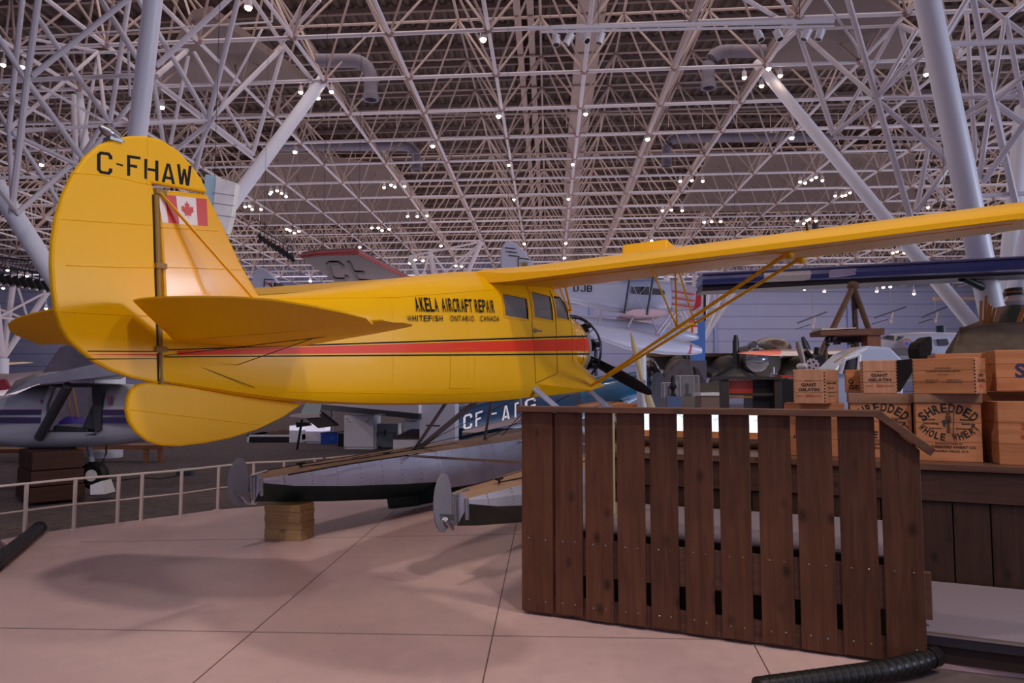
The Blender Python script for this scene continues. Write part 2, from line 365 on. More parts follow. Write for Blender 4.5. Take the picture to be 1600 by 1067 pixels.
for i in range(-19, 18):
    for j in range(J0, J1):
        a = node(i, j)
        if not inhall(a) or (abs(a.x) > .80 * a.y + 9): continue
        near = a.y < 34; k = 6 if near else 4
        if inhall(node(i + 1, j)): b.tube(a, node(i + 1, j), .052, n=k, cap=False)
        if inhall(node(i, j + 1)): b.tube(a, node(i, j + 1), .052 if i != 0 else .06, n=k, cap=False)
        u_ = unode(i, j)
        for q in (node(i, j), node(i + 1, j), node(i, j + 1), node(i + 1, j + 1)):
            if inhall(q): d_.tube(q, u_, .034, n=k, cap=False)
        d_.tube(u_, unode(i + 1, j), .04, n=k, cap=False); d_.tube(u_, unode(i, j + 1), .04, n=k, cap=False)
        # flat diamond gusset at each node
        s_ = .19; g.add([a + E1.normalized() * s_, a + E2.normalized() * s_ * .9, a - E1.normalized() * s_, a - E2.normalized() * s_ * .9, a + Vector((0, 0, .12)), a - Vector((0, 0, .10))],
              [(0, 1, 4), (1, 2, 4), (2, 3, 4), (3, 0, 4), (1, 0, 5), (2, 1, 5), (3, 2, 5), (0, 3, 5)])
fr = struct(b.build('ceiling', frame_white, smooth=True))
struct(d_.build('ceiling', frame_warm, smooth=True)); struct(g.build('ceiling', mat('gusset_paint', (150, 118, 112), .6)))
# heavier chords and roof girders running away from the viewer
b = MB()
b.tube(node(1, -9) + Vector((0, 0, .05)), node(1, 17) + Vector((0, 0, .05)), .10, n=8)
b.tube(node(2, -9) + Vector((0, 0, .12)), node(2, 17) + Vector((0, 0, .12)), .07, n=8)
for i0, wd in ((.12, .42), (-.62, .1), (-.78, .1)):
    a = G0 + E1 * i0 - E2 * 9 + Vector((0, 0, 2.35)); c = G0 + E1 * i0 + E2 * 17 + Vector((0, 0, 2.35)); e = Vector((wd, 0, 0))
    b.hexa([a - e, c - e, c + e, a + e] + [q + Vector((0, 0, .3)) for q in (a - e, c - e, c + e, a + e)])
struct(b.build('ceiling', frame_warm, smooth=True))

# acoustic baffle panels slung inside the frame
def panel(pix, z, label, t=.25):
    b = MB(); pts = [atz(x, y, z) for x, y in pix]; c = sum(pts, Vector()) / len(pts)
    b.prism([(p.x, p.y) for p in pts], lambda x, y, t_: (x, y, z + t_), 0, t); o = b.build('baffle_panel', panel_grey, origin=c)
    o.name = 'ceiling'; struct(o); return o
panel([(232, 148), (300, 30), (330, 24), (478, 128)], 11.0, 'brown tapering ceiling panel above the left pylon')
panel([(322, 300), (440, 240), (620, 268), (660, 350), (420, 352)], 11.6, 'broad grey ceiling panel above the silver rudder')
panel([(1190, 108), (1262, -20), (1400, -20), (1420, 108)], 11.0, 'brown ceiling panel above the right pylon')
panel([(1062, 330), (1110, 245), (1430, 248), (1430, 330)], 11.6, 'broad grey ceiling panel above the right wing')
# ventilation ducts with a bell mouth
def duct(x0, y0, x1, y1, xe, ye, Y, r, label):
    a = at(x0, y0, Y); c = at(x1, y1, Y); e = at(xe, ye, Y); s = 1 if x1 > x0 else -1
    k = abs(c.x - a.x); pts = [a, (c.x - s * .55, Y, a.z)]
    for q in range(1, 6):
        t = q / 5 * PI / 2; pts.append((c.x - s * .55 + s * .55 * math.sin(t), Y, a.z - .55 + .55 * math.cos(t)))
    pts.append((c.x, Y, e.z))
    root = thing('ventilation_duct', label, 'duct', (c.x, Y, e.z), group='ceiling ducts'); o = Vector(root.location)
    b = MB(); b.path([Vector(p) - o for p in pts], r, 14); b.build('pipe', duct_grey, root, True)
    b = MB(); b.rev([(0, r * 1.02), (.1, r * 1.18), (.22, r * 1.18), (.22, r * .9), (.1, r * .9)], (0, 0, .1), (0, 0, -1), 16); b.build('outlet', duct_grey, root, True)
duct(495, 95, 580, 95, 580, 150, 20, .20, 'grey bent duct hanging above the left of the hall')
duct(1195, 80, 1106, 80, 1106, 132, 20, .19, 'grey bent duct hanging above the right near the track light bar')
duct(440, 228, 651, 228, 651, 262, 28, .20, 'grey bent duct, farther one on the left')
duct(1300, 215, 1041, 215, 1041, 255, 28, .19, 'grey bent duct, farther one on the right')
# catwalk rails between the chords
for y0 in (205, 262):
    Y = atz(800, y0, 10.3).y - .4; b = MB(); c = at(800, y0, Y)
    b.tube((-20, Y, 10.75), (20, Y, 10.75), .02, n=5)
    x = -20
    while x < 20: b.tube((x, Y, 10.3), (x, Y, 10.75), .018, n=5); x += 1.15
    struct(b.build('trim_%d' % (30 + y0 // 50), frame_warm))

# ---------------------------------------------------------------- pylons
def pylon(label, foot, legs, braces, big=.2):
    root = thing('roof_pylon', label, 'pylon', (foot.x, foot.y, 0), group='roof pylons'); o = Vector(root.location)
    b = MB(); b.tube((0, 0, -.03), (0, 0, foot.z - .9), .30, .30, n=20); b.build('pier', white_paint, root, True)
    for (x, y, Y, r) in legs:
        b = MB(); p = at(x, y, Y) - o; b.tube(foot - Vector((0, 0, 1)) - o, p, r * 1.1, r, n=20); b.build('leg', white_paint, root, True)
    for (x0, y0, Y0, x1, y1, Y1, wpx) in braces:
        b = MB(); a = at(x0, y0, Y0) - o; c = at(x1, y1, Y1) - o; r = wpx / 2 / FPX * (Y0 + Y1) / 2
        b.tube(a, c, r, n=8); b.build('brace', frame_white, root, True)
LB = [(0, 127, 14, 222, 117, 14.5, 8), (10, 206, 13, 162, 196, 14, 6), (175, 195, 14, 325, 188, 16, 6), (36, -10, 13, 14, 200, 13, 8), (14, 200, 13, 20, 330, 13, 7),
      (61, -10, 12, 42, 125, 12.5, 10), (42, 125, 12.5, 18, 335, 13, 10), (152, -10, 14, 225, 109, 14.5, 9), (208, -8, 13, 50, 119, 12.5, 9), (-8, 50, 12, 41, 125, 12.5, 9),
      (41, 125, 12.5, 131, 250, 14, 9), (55, 22, 13, 169, 188, 15, 8), (203, -10, 15, 172, 188, 15, 8), (214, -5, 14, 325, 184, 16, 8), (365, -8, 15, 244, 103, 14.5, 9),
      (290, 81, 17, 244, 119, 15, 8), (374, -10, 15, 325, 188, 16, 9), (325, 188, 16, 304, 270, 17, 8), (440, 75, 18, 331, 184, 16, 8), (325, 194, 16, 272, 237, 16, 8),
      (442, 78, 18, 395, 240, 18, 7), (240, 125, 15, 395, 240, 18, 6), (294, 88, 17, 266, 225, 17, 6), (303, 81, 17, 391, 231, 18, 6), (62, 134, 13, 165, 190, 15, 5),
      (119, 250, 14, 25, 335, 13, 8), (20, 205, 13, 95, 320, 14, 7), (-5, 290, 12, 25, 330, 13, 8), (153, 81, 17, 10, 205, 13, 6), (153, 81, 17, 14, 84, 17, 4),
      (153, 85, 17, 128, 230, 16, 5), (153, 85, 17, 165, 190, 15, 6), (294, 78, 17, 153, 82, 17, 5), (200, 60, 15, 203, 150, 16, 4), (115, 150, 17, 118, 250, 16, 9),
      (115, 150, 17, -5, 155, 17, 5), (40, 58, 16, 425, 34, 16, 3), (425, 34, 16, 425, -5, 16, 3), (410, 45, 16, 300, 250, 16, 4), (237, 125, 15, 130, 250, 14, 7),
      (240, 125, 15, 258, 240, 17, 7), (45, 60, 16, 152, 80, 17, 5), (160, 195, 15, 128, 245, 15, 7), (-5, 170, 14, 14, 203, 13, 7), (14, 206, 13, 130, 262, 14, 7),
      (-5, 278, 14, 100, 275, 15, 5), (440, 67, 18, 500, 0, 17, 6), (440, 67, 18, 480, -8, 17, 6), (440, 67, 18, 395, 0, 16, 7), (440, 67, 18, 493, 132, 19.8, 7), (325, 188, 16, 395, 242, 18, 7)]
pylon('white tube pylon rising behind the yellow tail', Vector(at(176, 505, 15.5)), [(246, -60, 13.5, .18), (505, 124, 19.8, .17), (-60, 205, 14, .18), (120, 120, 21, .12)], LB)
RB = [(1323, -8, 15, 1370, 155, 15.5, 10), (1370, 155, 15.5, 1424, 345, 15.8, 10), (1246, 46, 17, 1302, 210, 17, 8), (1250, 50, 17, 1366, 152, 15.5, 8), (1366, 152, 15.5, 1509, 278, 15.5, 8),
      (1289, 0, 15, 1342, 77, 15.5, 4), (1342, 77, 15.5, 1379, 139, 15.5, 4), (1432, 46, 15, 1373, 148, 15.5, 8), (1455, 75, 15, 1305, 210, 17, 6), (1519, -10, 14, 1549, 155, 14.5, 10), (1549, 155, 14.5, 1590, 330, 15, 10),
      (1514, -5, 14, 1478, 55, 14, 10), (1481, 69, 14, 1610, 65, 14, 9), (1382, 154, 15.5, 1610, 150, 15, 7), (1302, 215, 17, 1496, 217, 16, 6), (1407, 40, 16, 1453, 216, 16, 8),
      (1399, 40, 16, 1307, 205, 17, 7), (1549, 155, 15, 1530, 280, 15, 8), (1553, 155, 15, 1586, 320, 15, 9), (1610, 180, 14, 1537, 284, 15, 10), (1500, 235, 15, 1432, 330, 15, 9),
      (1546, 152, 15, 1453, 215, 16, 7), (1552, 160, 15, 1610, 200, 15, 10), (1509, 0, 16, 1524, 250, 16, 7), (1453, 216, 16, 1432, 330, 16, 8), (1515, 306, 15, 1610, 302, 15, 7),
      (1453, 216, 16, 1590, 140, 15, 6), (1453, 216, 16, 1515, 280, 15, 7), (1370, 155, 16, 1302, 210, 17, 7), (1407, 40, 16, 1500, 80, 15, 9), (1407, 40, 16, 1246, 46, 17, 5),
      (1570, 30, 15, 1549, 155, 15, 7), (1570, 30, 15, 1610, 60, 15, 7), (1570, 30, 15, 1610, -5, 15, 7), (1570, 30, 15, 1520, -10, 15, 6), (1572, 30, 15, 1600, 170, 15, 8), (1440, 260, 17, 1482, 320, 17, 4),
      (1552, 160, 15, 1610, 110, 14, 8), (1190, 101, 19.5, 1246, 46, 17, 7), (1246, 46, 17, 1150, -10, 15, 7), (1246, 46, 17, 1215, -10, 15, 6), (1370, 155, 15.5, 1445, 60, 14.5, 7)]
pylon('white tube pylon rising behind the wooden crates at right', Vector(at(1562, 492, 15.5)), [(1436, -60, 13.5, .235), (1183, 98, 19.6, .15), (1598, 170, 19, .2), (1660, 150, 15, .2)], RB)
# distant light pylons seen under the wings
for lab, fx, fy, Y, tops in (('slim white lattice pylon behind the silver floatplane', 1092, 540, 34, [(1040, 432), (1060, 425), (1085, 425), (1112, 425), (1140, 430), (1165, 428)]),
                             ('slim white lattice pylon far behind the fuselage top', 690, 520, 40, [(662, 425), (672, 392), (702, 432), (752, 378), (640, 400)]),
                             ('slim pale lattice pylon by the far wall at left', 4, 560, 30, [(-40, 470), (22, 430), (75, 455), (-10, 440)])):
    f_ = at(fx, fy, Y); root = thing('roof_pylon', lab, 'pylon', (f_.x, f_.y, -.03), group='far pylons'); o = Vector(root.location)
    b = MB(); b.tube((0, 0, 0), f_ - o, .3, .25, n=10); b.build('pier', white_paint, root, True)
    prev = None
    for k, (x, y) in enumerate(tops):
        p = at(x, y, Y - 2 + (k % 3) * 2) - o; b = MB(); b.tube(f_ - o, p, .13, n=8); b.build('leg', frame_white, root, True)
        q1 = (f_ - o).lerp(p, .55)
        if prev is not None: b = MB(); b.tube(prev[0], p, .06, n=6); b.tube(prev[1], q1, .05, n=6); b.tube(prev[0], q1, .05, n=6); b.build('brace', frame_white, root, True)
        prev = (p, q1)

# ---------------------------------------------------------------- lamps
bulb = mat('lamp_bulb', (255, 240, 220), .3, emit=(255, 226, 190), estr=22)
lamp_white = mat('lamp_housing', (190, 180, 186), .4)
def make_spot():
    t = thing('ceiling_spotlight', 'lit lamp', 'spotlight', (0, 0, 0))
    b = MB(); b.tube((0, 0, .16), (0, 0, .34), .012, n=6); b.rev([(0, .03), (.04, .06), (.2, .075)], (0, 0, .18), (0, 0, -1), 12, True); b.build('housing', lamp_white, t, True)
    b = MB(); b.ell((0, 0, -.03), (.062, .062, .05), 10, 6); b.build('bulb', bulb, t, True)
    return t
sp0 = make_spot(); first = True
def spots(lst, label, group, z=10.15, s=1.0):
    global first
    for (x, y) in lst:
        p = atz(x, y, z)
        if p.y > 58: p = at(x, y, 58)
        if first: o = sp0; first = False; o.location = p; o['label'] = label; o['group'] = group
        else: o = dup(sp0, p, None, label, group)
        k = s * max(1, p.y / 30); o.scale = (k, k, k)
spots([(388, 10), (755, 60), (779, 180), (461, 236), (676, 227), (1012, 216), (1237, 214), (253, 166), (65, 256)], 'single warm lamp glowing below a node of the near roof frame', 'single near lamps', s=1.25)
spots([(795, 257), (895, 256), (803, 311), (888, 310), (819, 380), (884, 379), (882, 402), (915, 177)], 'small lamp in the two lines of lamps down the middle of the roof', 'middle lamp lines')
spots([(485, 141), (518, 142), (497, 152), (470, 143)], 'white spotlight clustered round the top of the left pylon leg', 'left pylon head lamps')
spots([(1201, 106), (1163, 120), (1190, 133), (1219, 117)], 'white spotlight clustered round the top of the right pylon leg', 'right pylon head lamps')
spots([(424, 299), (433, 297), (440, 301), (447, 306), (422, 302)], 'little spotlight in the cluster just right of the silver rudder', 'cluster right of rudder')
spots([(383, 322), (390, 321), (394, 326), (408, 326), (448, 357), (453, 359), (460, 363), (467, 360)], 'little spotlight in the clusters low beside the yellow fin', 'clusters beside the fin')
spots([(600, 292), (611, 288), (617, 291), (632, 290), (637, 337), (652, 337), (667, 336), (581, 355), (591, 355), (597, 359), (608, 357)], 'little spotlight in the clusters left of the middle above the fuselage', 'clusters above fuselage')
spots([(1063, 282), (1081, 281), (1098, 282), (1035, 328), (1049, 327), (1066, 328), (1100, 346), (1112, 345), (1126, 345)], 'little spotlight in the clusters right of the middle above the wing root', 'clusters above wing root')
spots([(1250, 283), (1258, 285), (1268, 280), (1275, 276), (1285, 281), (1305, 305), (1316, 305), (1321, 304), (1328, 300)], 'little spotlight in the clusters left of the long right pylon leg', 'clusters by right pylon leg')
spots([(1246, 344), (1256, 348), (1265, 341), (1275, 344), (1261, 343)], 'little spotlight in the cluster just over the yellow wing', 'cluster over wing')
spots([(1447, 115), (1450, 323), (5, 100), (35, 103)], 'lone lamp burning among the pylon braces', 'lamps in the braces')
spots([(562, 385), (640, 410), (649, 405), (661, 406), (689, 383), (712, 414), (721, 415), (485, 438), (1018, 375), (1146, 375)], 'tiny far lamp showing above the fuselage top', 'tiny far lamps')
spots([(1251, 450), (1257, 451), (1261, 449), (1288, 454), (1357, 359), (1370, 454), (1380, 448), (1391, 447), (1428, 458), (1395, 394), (1402, 392), (1413, 394), (1513, 393), (1523, 391), (1530, 388), (1471, 447), (1546, 447), (1358, 413)], 'tiny far lamp near the blue wing', 'tiny lamps near blue wing', z=9.6)
spots([(12, 421), (42, 430), (5, 449), (72, 481)], 'small lamp by the left wall behind the tail', 'lamps by the left wall', z=9)
# track light bar with eight heads
a = at(824, 44, 11.5); c = at(1303, 33, 11.3)
root = thing('track_light_bar', 'long white track bar hung across the upper middle of the hall', 'track lighting', ((a.x + c.x) / 2, 11.4, a.z)); o = Vector(root.location)
b = MB(); b.tube(a - o, c - o, .035, n=10); b.build('rail', white_paint, root, True)
b = MB(); b.tube(at(845, 50, 11.5) - o, at(1303, 41, 11.3) - o, .022, n=6); b.build('track', white_paint, root, True)
b = MB()
for x, y in ((860, 42), (935, 38), (1070, 38), (1250, 34)): b.tube(at(x, y, 11.4) - o, at(x, y, 11.4) - o + Vector((0, 0, 1.9)), .006, n=5)
b.build('hanger', dark_steel, root)
hd0 = None
for k, (x, y, rx) in enumerate([(869, 58, 0), (889, 56, .6), (913, 55, -.5), (938, 55, .3), (1186, 51, -.2), (1216, 50, -.2), (1260, 49, .5), (1281, 49, .35)]):
    p = at(x, y, 11.4) - Vector((0, 0, .05))
    if hd0 is None:
        t = thing('track_spotlight', 'head', 'spotlight', p, group='heads on the track bar')
        b = MB(); b.rev([(-.10, .04), (-.08, .055), (.10, .065)], (0, 0, 0), (0, 0, -1), 14, True); b.build('housing', white_paint, t, True)
        b = MB(); b.rev([(.085, .05), (.1005, .05)], (0, 0, 0), (0, 0, -1), 12, True); b.build('lens', black, t)
        b = MB(); b.tube((0, 0, .05), (0, 0, .16), .012, n=6); b.box((-.07, -.01, -.02), (-.063, .01, .1)); b.box((.063, -.01, -.02), (.07, .01, .1)); b.box((-.07, -.01, .09), (.07, .01, .1)); b.build('yoke', white_paint, t)
        hd0 = t
    else: t = dup(hd0, p)
    t['label'] = ['unlit white spotlight at the left end of the track bar', 'unlit white spotlight with black face, second from the left end', 'white spotlight twisted left, third from left', 'white spotlight, fourth from the left end of the track bar',
                  'white spotlight, first of the right-hand four on the track bar', 'white spotlight, second of the right-hand four', 'white spotlight, second from the right end of the track bar', 'white spotlight at the right end of the track bar'][k]
    t.rotation_euler = (rx * .6 - .2, rx, 0)
# black lighting trusses with hanging cans
for lab, p0, p1, n_ in (('black lighting truss with hanging cans right of the fin', at(405, 357, 34), at(460, 391, 30), 9), ('black lighting truss with hanging cans left of the tail', at(-20, 415, 24), at(80, 428, 22), 9)):
    root = thing('lighting_truss', lab, 'lighting truss', (p0 + p1) / 2); o = Vector(root.location)
    b = MB(); q0 = p0 - o; q1 = p1 - o
    for q in (q0, q1): b.tube(q, Vector((q.x, q.y, 10.3 - o.z)), .012, n=5)
    b.build('cable', metal, root)
    b = MB(); b.tube(p0 - o, p1 - o, .03, n=6); b.tube(p0 - o + Vector((0, 0, .35)), p1 - o + Vector((0, 0, .35)), .03, n=6)
    for k in range(n_ * 2): q = (p0 - o).lerp(p1 - o, k / (n_ * 2)); b.tube(q, (p0 - o).lerp(p1 - o, (k + 1) / (n_ * 2)) + Vector((0, 0, .35)), .012, n=4)
    b.build('truss', black, root)
    for k in range(n_):
        q = (p0 - o).lerp(p1 - o, (k + .5) / n_); b = MB(); b.tube(q, q + Vector((0, 0, -.25)), .02, n=5); b.tube(q + Vector((-.1, 0, -.25)), q + Vector((.10, 0, -.58)), .09, n=8); b.build('lamp_can', black, root)
# ================================================================ the yellow floatplane
# its own frame: x forward, y to port (starboard is -y), z up; root on the floor below the rudder hinge
TX, TY = at(247, 520, 4.6).x, 4.6
HDG = math.atan2(.862, .506)
FW = Vector((math.cos(HDG), math.sin(HDG))); SB = Vector((FW.y, -FW.x))
def UV(x, y, v):                                   # photo pixel on the lengthwise plane v metres to starboard -> (u, z)
    r = ray(x, y); ax, ay = TX + v * SB.x, TY + v * SB.y
    D = -r[0] * FW.y + FW.x * r[1]
    t = (-ax * FW.y + FW.x * ay) / D; u = (r[0] * ay - r[1] * ax) / D
    return u, EYE + r[2] * t
plane = thing('yellow_floatplane', 'yellow high-wing cabin monoplane on two aluminium floats filling the middle of the hall', 'floatplane', (TX, TY, 0), HDG)
ST = [(0, .03, 1.54, 2.06), (.2, .09, 1.51, 2.10), (.5, .16, 1.462, 2.15), (.8, .22, 1.42, 2.2), (1.15, .285, 1.385, 2.26), (1.6, .36, 1.358, 2.365), (2.06, .43, 1.343, 2.475),
      (2.62, .49, 1.336, 2.60), (3.27, .53, 1.334, 2.735), (3.55, .54, 1.338, 2.78), (3.9, .55, 1.35, 2.84), (4.25, .555, 1.366, 2.88), (4.7, .555, 1.385, 2.88), (5.0, .55, 1.40, 2.82), (5.16, .545, 1.41, 2.74), (5.3, .535, 1.43, 2.56), (5.38, .53, 1.46, 2.50)]
PR = [(0, 0), (.45, .0), (.84, .015), (.95, .07), (.985, .13), (1, .24), (1, .40), (1, .56), (.985, .68), (.94, .79), (.85, .875), (.70, .94), (.48, .98), (.24, .996), (0, 1.0)]
def interp(u):
    u = max(ST[0][0], min(ST[-1][0], u))
    for a, c in zip(ST, ST[1:]):
        if a[0] <= u <= c[0]:
            t = (u - a[0]) / (c[0] - a[0]); return [a[k] + (c[k] - a[k]) * t for k in (1, 2, 3)]
COWL = [(5.36, .52, .52), (5.5, .51, .51), (5.7, .49, .49), (5.9, .465, .465), (5.96, .44, .44)]; CZ = 2.035
def skin(u, z, off=.004):                          # distance of the starboard skin from the centre plane
    if u > 5.37:
        for a, c in zip(COWL, COWL[1:]):
            if a[0] <= u <= c[0]: r = a[1] + (c[1] - a[1]) * (u - a[0]) / (c[0] - a[0]); break
        else: r = .465
        return math.sqrt(max(.0001, r * r - (z - CZ) ** 2)) + off
    hw, zb, zt = interp(u); s = max(0, min(1, (z - zb) / (zt - zb)))
    for (v0, s0), (v1, s1) in zip(PR[1:], PR[2:]):
        if s0 <= s <= s1: return hw * (v0 + (v1 - v0) * (s - s0) / max(1e-6, s1 - s0)) + off
    return hw + off
# fuselage shell with real window openings
b = MB(); rings = []; fine = []
for a, c in zip(ST, ST[1:]):
    for k in range(3): fine.append(a[0] + (c[0] - a[0]) * k / 3)
fine.append(ST[-1][0])
def smooth_interp(u):
    h = .12; q = [interp(u + d) for d in (-h, 0, h)] if .15 < u < 5.0 else [interp(u)]
    return [sum(x[k] for x in q) / len(q) for k in range(3)]
for u in fine:
    hw, zb, zt = smooth_interp(u)
    half = [(u, -v * hw, zb + s * (zt - zb)) for v, s in PR]; rings.append(half + [(x, -y, z) for x, y, z in reversed(half[1:-1])])
b.loft(rings)
fus = b.build('fuselage', yellow, plane, True)
WIN = [(3.56, 4.05, 2.262, 2.505), (4.19, 4.66, 2.30, 2.60), (4.76, 5.14, 2.345, 2.625)]
bm = bmesh.new(); bm.from_mesh(fus.data)
def cut(co, no): bmesh.ops.bisect_plane(bm, geom=bm.verts[:] + bm.edges[:] + bm.faces[:], plane_co=co, plane_no=no)
for u0, u1, z0, z1 in WIN:
    for u in (u0, u1): cut((u, 0, 0), (1, 0, 0))
    for z in (z0, z1): cut((0, 0, z), (0, 0, 1))
dead = []
for f in bm.faces:
    c = f.calc_center_median()
    if abs(c.y) > .35 and abs(f.normal.z) < .8:
        for u0, u1, z0, z1 in WIN:
            if u0 < c.x < u1 and z0 < c.z < z1: dead.append(f)
bmesh.ops.delete(bm, geom=list(set(dead)), context='FACES')
bm.to_mesh(fus.data); bm.free()
def skinpatch(b, u0, u1, z0, z1, off=.004, side=1, nu=10, nz=3):
    """patch lying on the skin; z0/z1 may be functions of u"""
    g = lambda q, u: q(u) if callable(q) else q
    o = len(b.v)
    for i in range(nu + 1):
        u = u0 + (u1 - u0) * i / nu
        for k in range(nz + 1):
            z = g(z0, u) + (g(z1, u) - g(z0, u)) * k / nz; b.v.append(Vector((u, -side * skin(u, z, off), z)))
    for i in range(nu):
        for k in range(nz):
            a = o + i * (nz + 1) + k; b.f.append((a, a + 1, a + nz + 2, a + nz + 1)); b.m.append(b.mi)
for side in (1, -1):
    for u0, u1, z0, z1 in WIN:
        q = MB(); skinpatch(q, u0, u1, z0, z1, -.012, side); wn = q.build('window', glass, fus, True)
        q = MB()
        e = .018
        for (a0, a1, c0, c1) in ((u0 - e, u1 + e, z0 - e, z0 + .004), (u0 - e, u1 + e, z1 - .004, z1 + e), (u0 - e, u0 + .004, z0, z1), (u1 - .004, u1 + e, z0, z1)): skinpatch(q, a0, a1, c0, c1, .006, side, 6, 2)
        q.build('window_frame', yellow_metal, wn, True)
# the door with handle, hinges and studs
q = MB()
def seamline(q, pts, w_=.005, off=.005):
    for (ua, za), (ub, zb_) in zip(pts, pts[1:]):
        n_ = 8
        for i in range(n_):
            a = Vector((ua + (ub - ua) * i / n_, 0, za + (zb_ - za) * i / n_)); c = Vector((ua + (ub - ua) * (i + 1) / n_, 0, za + (zb_ - za) * (i + 1) / n_))
            a.y = -skin(a.x, a.z, off * .3); c.y = -skin(c.x, c.z, off * .3); q.tube(a, c, w_, n=4, cap=False)
seamline(q, [(4.13, 2.66), (4.13, 2.2), (4.22, 1.56)]); seamline(q, [(4.71, 2.68), (4.73, 2.2), (4.76, 1.67), (4.22, 1.55)]); seamline(q, [(5.2, 2.5), (5.22, 1.75)], .004)
door = q.build('door', mat('yellow_seam', (130, 86, 10), .5), fus)
q = MB(); q.tube((4.2, -.555, 2.15), (4.2, -.60, 2.15), .012, n=8); q.tube((4.17, -.60, 2.15), (4.27, -.60, 2.145), .011, n=8); q.ell((4.2, -.56, 2.15), (.03, .012, .03)); q.build('door_handle', metal, door, True)
# baggage hatch outline
q = MB(); u0, z0 = UV(705, 606, .5); u1, z1 = UV(740, 548, .5)
seamline(q, [(u0, z1), (u1, z1 + .02), (u1, z0), (u0, z0), (u0, z1)], .0035); q.build('hatch', yellow, fus)
q = MB()
for u in (1.9, 2.9, 3.5): seamline(q, [(u, interp(u)[1] + .12), (u, interp(u)[2] - .12)], .0012)
seamline(q, [(.9, 1.47), (2.6, 1.437), (4.22, 1.48)], .003)
seamline(q, [(.85, 2.17), (2.0, 2.30), (3.4, 2.53)], .003)
q.build('fabric_seam', yellow, fus)
# stripes: two thin black lines with a broad red one between, all widening towards the nose
upb = lambda u: 1.745 + .0765 * u; lob = lambda u: 1.700 + .0405 * u + .0004 * u * u
q = MB()
skinpatch(q, .02, 5.36, lambda u: upb(u) - .003 - .0012 * u, lambda u: upb(u) + .004 + .0016 * u, .004, 1, 80, 1)
skinpatch(q, .02, 5.36, lambda u: lob(u) - .003 - .0014 * u, lambda u: lob(u) + .004 + .0014 * u, .004, 1, 80, 1)
q.build('stripe', decal_black, fus, True)
q = MB(); skinpatch(q, .1, 5.36, lambda u: lob(u) + .012 + .006 * u, lambda u: upb(u) - .008 - .0035 * u, .004, 1, 80, 2); q.build('stripe', decal_red, fus, True)
# lettering on the side
def side_text(body, px0, py0, px1, py1, hgt, m, bold=0):
    (u0, z0), (u1, z1) = UV(px0, py0, .445), UV(px1, py1, .545); q = MB()
    def fn(s, t):
        u = u0 + (u1 - u0) * s; z = z0 + (z1 - z0) * s + t * hgt; return (u, -skin(u, z, .012), z)
    wts = {' ': .55, 'I': .5, '.': .5}; tot = sum(wts.get(ch, 1) for ch in body); x = 0
    for ch in body:
        cw = wts.get(ch, 1) / tot
        if ch != ' ': put_text(q, ch, lambda s, t: fn(x + (.10 + .78 * s) * cw if ch not in 'I.' else x + (.25 + .3 * s) * cw, t), bold)
        x += cw
    q.build('lettering', m, fus)
side_text('AKELA AIRCRAFT REPAIR', 651, 486, 775, 488, .128, decal_black, .02)
side_text('WHITEFISH   ONTARIO.  CANADA', 638, 502, 781, 502, .055, decal_black, .01)
# cowling: rounded drum with a dark throat
b = MB(); b.loft([[(u, -math.cos(2 * PI * k / 36) * ry, CZ + math.sin(2 * PI * k / 36) * rz_ + (.012 if u < 5.4 else 0)) for k in range(36)] for u, ry, rz_ in COWL] +
                 [[(u, -math.cos(2 * PI * k / 36) * r, CZ + math.sin(2 * PI * k / 36) * r) for k in range(36)] for u, r in ((5.985, .425), (5.97, .405), (5.8, .40), (5.45, .40))], False)
cw = b.build('cowling', yellow_metal, plane, True)
q = MB(); skinpatch(q, 5.37, 5.93, lambda u: upb(u) - .011, lambda u: upb(u) + .013, .003, 1, 10, 1); skinpatch(q, 5.37, 5.955, lambda u: lob(u) - .011, lambda u: lob(u) + .012, .003, 1, 10, 1); q.build('stripe', decal_black, cw, True)
q = MB(); skinpatch(q, 5.37, 5.945, lambda u: lob(u) + .045, lambda u: upb(u) - .027, .003, 1, 10, 2); q.build('stripe', decal_red, cw, True)
q = MB()
for u in (5.42, 5.7): 
    r = skin(u, CZ, .001); q.path([(u, -r * math.cos(t), CZ + r * math.sin(t)) for t in [x * .13 - 1.5 for x in range(24)]], .003, 4)
q.build('cowl_seam', black, cw)
# windscreen and cabin front
b = MB(); b.hexa([(5.18, -.50, 2.50), (5.42, -.40, 2.47), (5.42, .40, 2.47), (5.18, .50, 2.50), (5.02, -.50, 2.78), (5.12, -.38, 2.84), (5.12, .38, 2.84), (5.02, .50, 2.78)]); b.build('windscreen', glass, plane)
b = MB(); 
for s in (-1, 1): b.tube((5.20, .53 * s, 2.48), (5.04, .52 * s, 2.80), .016, n=6); b.tube((5.42, .41 * s, 2.47), (5.13, .38 * s, 2.84), .014, n=6)
b.tube((5.20, .53, 2.48), (5.20, -.53, 2.48), .016, n=6); b.tube((5.42, .41, 2.47), (5.42, -.41, 2.47), .014, n=6); b.tube((5.20, .53, 2.48), (5.42, .41, 2.47), .014, n=6); b.build('windscreen_frame', yellow_metal, plane, True)
